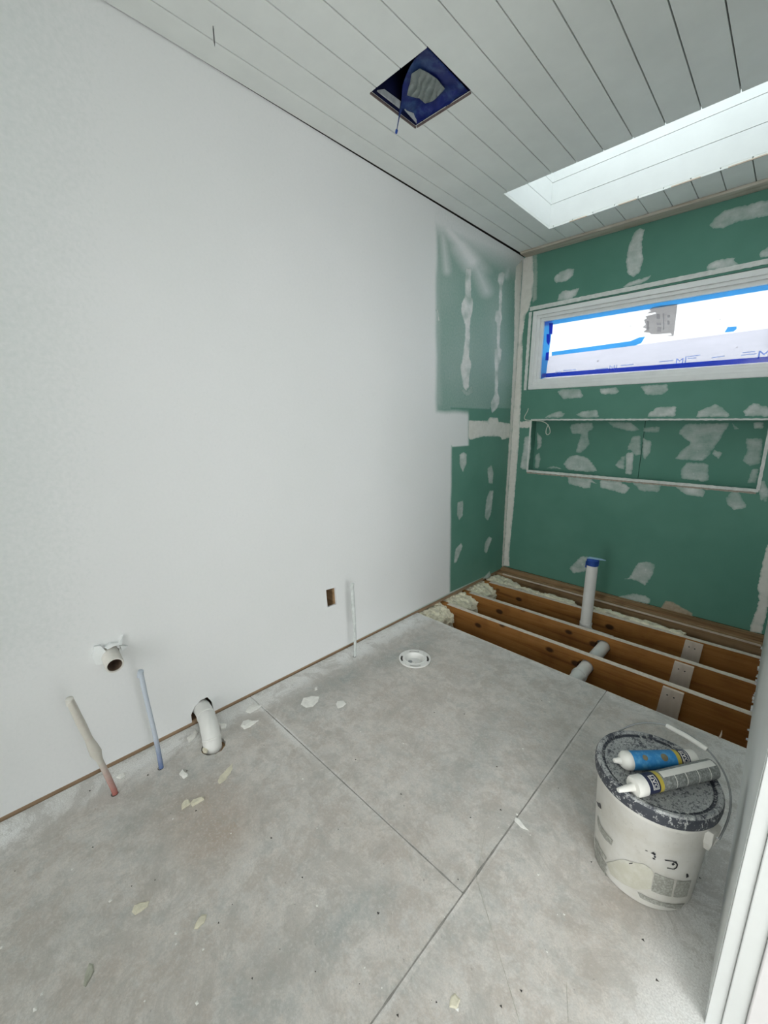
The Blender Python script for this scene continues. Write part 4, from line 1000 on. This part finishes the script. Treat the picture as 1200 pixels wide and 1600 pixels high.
MB().lathe([(LR+0.0072, 0.3465), (LR+0.004, 0.3515), (LR-0.001, 0.3525), (LR-0.0055, 0.3505), (LR-0.0075, 0.3470)], BC, 80).build('lid_rim', 'lidrim', bu, True)
MB().lathe([(LR-0.0075, 0.3470), (LR-0.0095, 0.3425), (LR-0.0140, 0.3420), (LR-0.0160, 0.3440)], BC, 80).build('lid_groove', 'lidskirt', bu, True)
MB().lathe([(LR-0.0160, 0.3440), (LR-0.020, 0.3446), (LR-0.026, 0.3425), (0.06, 0.3412), (0.0, 0.3412)], BC, 72).build('lid_panel', 'lid', bu, True)
# label prints on the side: patches following the wall of the pail
def side_px(px, py):
    d = ray(px, py); lo, hi = 0.5, 3.0      # first hit with the tapered side
    best = None
    for i in range(4000):
        t = (0.8+i*0.0004); p = CAM+d*(t/F_PX)
        r = math.hypot(p.x-BC.x, p.y-BC.y)
        if p.z < 0.34 and r < br_(max(p.z, 0)): return p
    return None
def side_patch(px, name, mat, lift=0.0009, label=None):
    P = [side_px(*q) for q in px]
    if any(p is None for p in P): return
    ang = [math.atan2(p.y-BC.y, p.x-BC.x) for p in P]; zz = [p.z for p in P]
    poly = ragged([(a*0.14, z) for a, z in zip(ang, zz)], 0.006, 0.0012, px[0][0])
    ex = []; us = [p[0] for p in poly]; vv = [p[1] for p in poly]
    for u in np.arange(min(us), max(us), 0.008):
        for v in np.arange(min(vv), max(vv), 0.010):
            if inside((u, v), poly): ex.append((u, v))
    vs, fs = cdt([poly], ex, []); mb = MB()
    mb.add([(BC.x+(br_(v)+lift)*math.cos(u/0.14), BC.y+(br_(v)+lift)*math.sin(u/0.14), v) for u, v in vs], fs)
    o = mb.build(name, mat, bu)
    if label: o['label'] = label
def cr(pts): return [(910+x*230/1200, 1250+y*190/991) for x, y in pts]
side_patch(cr([(590, 590), (750, 650), (722, 785), (560, 738)]), 'label_print', 'print_g')
side_patch(cr([(770, 652), (885, 655), (850, 780), (738, 788)]), 'label_print', 'print_g')
side_patch(cr([(905, 750), (955, 728), (935, 815), (872, 855)]), 'label_print', simple('dark_label_print', (0.10, 0.10, 0.085), 0.6, 0.3, 120))
side_patch(cr([(930, 510), (1040, 460), (1020, 520), (920, 565)]), 'label_print', 'print_g')
side_patch(cr([(450, 745), (700, 840), (835, 838), (800, 880), (660, 865), (470, 790)]), 'label_print', 'print_g')
side_patch(cr([(200, 510), (330, 480), (500, 520), (560, 560), (580, 600), (555, 720), (450, 730), (330, 680), (230, 600)]), 'label_stain', 'print_y')
for y0 in (0, 55, 95, 135):
    side_patch(cr([(104, 300+y0), (130, 350+y0), (165, 420+y0), (200, 470+y0), (196, 492+y0), (158, 445+y0), (122, 375+y0), (103, 330+y0)]), 'label_print', 'print_g')
side_patch(cr([(128, 120), (150, 200), (195, 270), (250, 330), (240, 370), (180, 310), (140, 240), (122, 170)]), 'label_print', 'print_g')
side_patch(cr([(118, 10), (150, 30), (155, 75), (128, 45)]), 'label_print', simple('blackened_print', (0.08, 0.08, 0.08), 0.6))
# worn remains of lettering
for pts in ([(555, 428), (580, 422), (596, 438), (590, 450), (575, 440)], [(583, 452), (597, 455), (596, 470), (584, 466)], [(568, 466), (590, 472), (594, 484), (574, 478)],
            [(668, 482), (740, 492), (745, 500), (672, 490)], [(735, 495), (765, 498), (776, 520), (768, 550), (745, 566), (742, 558), (758, 545), (764, 522), (755, 508), (738, 504)],
            [(728, 512), (742, 508), (752, 520), (740, 530), (727, 524)], [(690, 548), (742, 560), (742, 566), (690, 556)], [(845, 600), (858, 592), (862, 625), (842, 632)], [(515, 405), (535, 412), (534, 418), (514, 411)], [(380, 512), (412, 508), (410, 518), (384, 521)]):
    side_patch(cr(pts), 'worn_lettering', 'black', 0.0012)
# ears, bail and grip
EA = math.radians(-17); ea = Vector((math.cos(EA), math.sin(EA), 0)); en = Vector((-math.sin(EA), math.cos(EA), 0)); ZE = 0.276
for s in (1, -1):
    c = BC+ea*s*(br_(ZE)+0.006)+Vector((0, 0, ZE)); u = en
    mb = MB()
    pf = [(-0.026, 0.022), (0.026, 0.022), (0.022, -0.020), (0.010, -0.050), (-0.010, -0.050), (-0.022, -0.020)]; n = len(pf)
    mb.add([c-ea*s*0.010+u*p+Vector((0, 0, q)) for p, q in pf]+[c+ea*s*(0.010 if q > -0.03 else 0.002)+u*p*0.85+Vector((0, 0, q)) for p, q in pf], [tuple(range(n))[::-1], tuple(range(n, 2*n))]+[(i, (i+1) % n, n+(i+1) % n, n+i) for i in range(n)])
    mb.build('handle_ear', 'pail', bu, bevel=0.002)
TH = math.radians(39); A_, B_ = RTP+0.017, 0.203
hv = en*math.cos(TH)+Vector((0, 0, math.sin(TH))); H0 = BC+Vector((0, 0, ZE))
bp = []
for i in range(33):
    a = math.pi*i/32; sq = abs(math.sin(a))**0.8
    bp.append(H0+ea*A_*math.cos(a)*(1.0 if abs(math.cos(a)) < 0.97 else 1.0)+hv*B_*sq)
MB().tube([bp[0]-ea*0.014]+bp+[bp[-1]+ea*0.014], 0.0026, 10).build('bail_wire', 'steel', bu, True)
ga, gb_ = bp[12].lerp(bp[13], 0.5), bp[19].lerp(bp[20], 0.5)
MB().tube([ga, ga.lerp(gb_, 0.5)+hv*0.003, gb_], 0.0072, 16).build('grip', 'tubewhite', bu, True)

# ================================================================== CAULK CARTRIDGES ON THE LID
def cart(name, label, back, tip_dir, r, L, z, seq, nozzle, logo_at, roll):
    """cartridge lying along tip_dir; seq = (start, end, material, part, label) along the length from the rear end"""
    c0 = Vector((back[0], back[1], z)); d = Vector((tip_dir[0], tip_dir[1], 0)).normalized()
    o = thing(name, label, 'cartridge', tuple(c0), 'caulk cartridges on the bucket lid')
    for i, (a, b, mt, part) in enumerate(seq):
        pr = [(r, a*L), (r, b*L)]
        if i == 0: pr = [(0.0, 0.006), (r*0.86, 0.006), (r*0.90, 0.0), (r*1.0, 0.001)]+pr
        MB().lathe(pr, c0, 36, d).build(part, mt, o, True)
    MB().lathe(nozzle, c0+d*L, 28, d).build('nozzle', 'tubewhite', o, True)
    # logo block wrapped on the barrel: letters run round the circumference
    side = Vector((-d.y, d.x, 0)); up = Vector((0, 0, 1))
    def wrap(s, t, rr):   # s: round the barrel, t: along it
        a = roll+s/r; return c0+d*(logo_at*L+t)+(side*math.cos(a)+up*math.sin(a))*rr
    def wrapped(vs, fs, part, mt, rr):
        mb = MB(); mb.add([wrap(p[0], p[1], rr) for p in vs], fs); return mb.build(part, mt, o)
    W, Hh = 0.036, 0.019
    def quad(w_, h_, n=10): return [(-w_/2+w_*i/n, y) for y in (-h_/2, h_/2) for i in range(n+1)], [(i, i+1, n+2+i, n+1+i) for i in range(n)]
    wrapped(*quad(W, Hh), 'logo_panel', 'tubewhite', r+0.0005)
    wrapped(*quad(W-0.004, Hh-0.004), 'logo_panel', 'navy', r+0.0008)
    tv, tf = text_mesh('DAP', 0.0165)
    wrapped([(p[0]*0.98, p[1]*0.98) for p in tv], tf, 'lettering', 'tubewhite', r+0.0011)
    return o, wrap, c0, d
r1 = 0.0255
zt = 0.3416+r1
p1, p2 = fl(1112, 1201, zt), fl(1004, 1226, zt)
d2 = (p2-p1); L2 = d2.length
o2, wr2, c2, dd2 = cart('caulk_cartridge', 'grey labelled caulk cartridge lying in front on the bucket lid', p1, d2, r1, L2,
     zt, [(0, 0.80, 'tubegrey', 'label_sleeve'), (0.80, 0.85, 'yellow', 'label_band'), (0.85, 1.0, 'navy', 'label_band')],
     [(r1, 0), (r1*1.05, 0.001), (r1*1.05, 0.026), (r1*0.93, 0.031), (0.0105, 0.032), (0.0095, 0.040), (0.0060, 0.078), (0.0050, 0.080), (0.0, 0.080)], 0.915, math.radians(50))
for t0, t1 in ((0.13, 0.14), (0.30, 0.31), (0.47, 0.48), (0.62, 0.63)):     # pale dividing lines of the text columns
    n = 14; vs_ = []; a0, a1 = -0.5, 1.25
    for t in (t0, t1):
        for i in range(n+1):
            a = a0+(a1-a0)*i/n; sd = Vector((-dd2.y, dd2.x, 0)); vs_.append(c2+dd2*L2*t+(sd*math.cos(a)+Vector((0, 0, 1))*math.sin(a))*(r1+0.0005))
    MB().add(vs_, [(i, i+1, n+2+i, n+1+i) for i in range(n)]).build('label_rule', 'tubewhite', o2)
n = 12; vs_ = []
for t in (0.02, 0.78):
    for i in range(n+1):
        a = math.radians(62+40*i/n); sd = Vector((-dd2.y, dd2.x, 0)); vs_.append(c2+dd2*L2*t+(sd*math.cos(a)+Vector((0, 0, 1))*math.sin(a))*(r1+0.0006))
MB().add(vs_, [(i, i+1, n+2+i, n+1+i) for i in range(n)]).build('label_highlight', 'tubewhite', o2)  # white strip painted as a highlight along the barrel top
p1, p2 = fl(1083, 1186, zt), fl(984, 1188, zt)
d1 = p2-p1; L1 = d1.length
o1, wr1, c1, dd1 = cart('caulk_cartridge', 'bright blue caulk cartridge lying behind the grey one', p1, d1, r1, L1,
     zt, [(0, 0.13, 'tubewhite', 'label_band'), (0.13, 0.27, 'navy', 'label_band'), (0.27, 0.33, 'yellow', 'label_band'), (0.33, 1.0, 'tubeblue', 'label_sleeve')],
     [(r1, 0), (r1*1.03, 0.001), (r1*1.0, 0.016), (r1*0.70, 0.026), (0.010, 0.029), (0.0075, 0.040), (0.0055, 0.048), (0.0, 0.049)], 0.20, math.radians(58))
sd = Vector((-dd1.y, dd1.x, 0))
for t, sz in ((0.52, 0.010), (0.82, 0.0075)):      # faded round emblem and small mark on the blue label
    vs_ = [c1+dd1*L1*t+(sd*math.cos(1.0)+Vector((0, 0, 1))*math.sin(1.0))*(r1+0.0007)]; n = 20
    for ring in (0.5, 1.0):
        for i in range(n):
            a = 2*math.pi*i/n; aa = 1.0+sz*ring*math.cos(a)/r1
            vs_.append(c1+dd1*(L1*t+sz*ring*math.sin(a))+(sd*math.cos(aa)+Vector((0, 0, 1))*math.sin(aa))*(r1+0.0007))
    MB().add(vs_, [(0, 1+i, 1+(i+1) % n) for i in range(n)]+[(1+i, 1+n+i, 1+n+(i+1) % n, 1+(i+1) % n) for i in range(n)]).build('emblem', 'bronze', o1)

# ================================================================== CHIPS AND DEBRIS
chip([(470, 1101), (474, 1091), (487, 1088), (499, 1089), (497, 1096), (489, 1104), (478, 1106)], 'chip', 'largest flat white chip on the floor between wall and toilet flange', 0.003)
chip([(525, 1101), (527, 1096), (537, 1095), (541, 1100), (535, 1105), (528, 1107)], 'chip', 'small white chip right of the largest flat white chip', 0.003)
chip([(492, 1075), (495, 1074), (496, 1078), (492, 1079)], 'chip', 'tiny white crumb just above the largest flat white chip', 0.003)
chip([(376, 1135), (380, 1127), (388, 1125), (395, 1127), (404, 1126), (398, 1131), (391, 1136), (382, 1140)], 'chip', 'spoon shaped white chip right of the curved waste pipe', 0.005)
chip([(384, 1112), (389, 1103), (399, 1101), (409, 1103), (404, 1108), (396, 1112), (391, 1115)], 'chip', 'irregular white chip against the wall right of the waste pipe', 0.004)
chip([(280, 1210), (285, 1203), (289, 1208), (294, 1210), (293, 1214), (287, 1217)], 'chip', 'curled white chip on the floor right of the blue tube', 0.006)
chip([(298, 1256), (303, 1250), (318, 1246), (319, 1250), (309, 1256), (301, 1261)], 'chipy', 'long cream chip at the edge of the brown stain', 0.008)
chip([(284, 1258), (289, 1252), (296, 1251), (297, 1257), (289, 1263), (284, 1266)], 'chipy', 'broken cream chip touching the long cream chip', 0.008)
chip([(340, 1222), (343, 1214), (350, 1206), (356, 1200), (363, 1193), (363, 1201), (358, 1212), (350, 1221), (343, 1226)], 'chipy', 'pale spread smear below the curved waste pipe', 0.002, name='compound_smear', jag=0.004)
chip([(206, 1425), (210, 1415), (219, 1411), (233, 1409), (231, 1416), (222, 1424), (211, 1430)], 'chipy', 'cream leaf shaped chip left of the floor centre', 0.004)
chip([(303, 1452), (307, 1440), (316, 1430), (323, 1429), (319, 1442), (308, 1452)], 'chipy', 'narrow cream chip right of the cream leaf shaped chip', 0.004)
chip([(130, 1540), (133, 1522), (139, 1505), (146, 1507), (148, 1518), (141, 1530), (134, 1542)], 'smear', 'grey green dried smear in the lower left of the floor', 0.003, name='compound_smear')
chip([(702, 1574), (705, 1556), (712, 1553), (719, 1562), (715, 1577), (708, 1575)], 'chipy', 'cream blot on the floor at the bottom edge of the picture', 0.002, name='compound_smear')
chip([(804, 1283), (805, 1277), (811, 1279), (818, 1289), (826, 1298), (815, 1294)], 'chip', 'small pale smear on the long floor seam', 0.002, name='compound_smear')
chip([(182, 1215), (187, 1210), (195, 1208), (196, 1212), (188, 1218)], 'chip', 'small white chip beside the foot of the red tube', 0.005)
chip([(292, 1154), (301, 1148), (306, 1141), (309, 1145), (305, 1153), (295, 1161)], 'chip', 'folded paper scrap left of the curved waste pipe', 0.010, name='paper_scrap')
chip([(338, 1128), (344, 1132), (349, 1134), (354, 1133), (352, 1138), (346, 1140), (340, 1134)], 'chip', 'curled paper scrap right of the curved waste pipe', 0.010, name='paper_scrap')
chip([(316, 1172), (322, 1165), (325, 1173), (323, 1178), (318, 1177)], 'chipy', 'small cream scrap at the lip of the waste pipe hole', 0.008, name='paper_scrap')
mb = MB()
rnd = random.Random(3)
for i in range(70):
    px, py = rnd.uniform(-80, 1120), rnd.uniform(1080, 1640); p = fl(px, py)
    if p.x < XL+0.03 or p.x > 0.03 or p.y > YE-0.05: continue
    if (p-BC).length < 0.15: continue
    s = rnd.uniform(0.0012, 0.0042); a = rnd.uniform(0, 6.28)
    q = [(s*math.cos(a+k*2.1)*(1 if k else 1.6), s*math.sin(a+k*2.1)) for k in range(3)]
    mb.add([(p.x+u, p.y+v, 0.0004) for u, v in q]+[(p.x, p.y, s*0.8)], [(0, 1, 3), (1, 2, 3), (2, 0, 3), (2, 1, 0)])
tag(mb.build('floor_grit', 'speck_shade'), 'dark grit scattered over the floor', 'grit', kind='stuff')
mb = MB()
for i in range(45):
    px, py = rnd.uniform(-80, 1120), rnd.uniform(1080, 1640); p = fl(px, py)
    if p.x < XL+0.03 or p.x > 0.03 or p.y > YE-0.05 or (p-BC).length < 0.15: continue
    s = rnd.uniform(0.0015, 0.0055); a = rnd.uniform(0, 6.28)
    q = [(s*math.cos(a+k*1.57)*rnd.uniform(.6, 1.5), s*math.sin(a+k*1.57)) for k in range(4)]
    mb.add([(p.x+u, p.y+v, 0.0004) for u, v in q]+[(p.x, p.y, s*0.4)], [(0, 1, 4), (1, 2, 4), (2, 3, 4), (3, 0, 4), (3, 2, 1, 0)])
tag(mb.build('plaster_crumbs', 'chip'), 'pale plaster crumbs scattered over the floor', 'crumbs', kind='stuff')
# wood splinter standing at the pit edge
s0 = fl(1124, 1153); s1 = on(1, s0.y, 1128, 1141)
tag(MB().tube([s0, s0.lerp(s1, 0.5)+Vector((0.002, 0, 0)), s1], [0.004, 0.003, 0.0008], 6).build('wood_splinter', 'tanedge'), 'pale splinter sticking up at the edge of the floor cut', 'splinter')
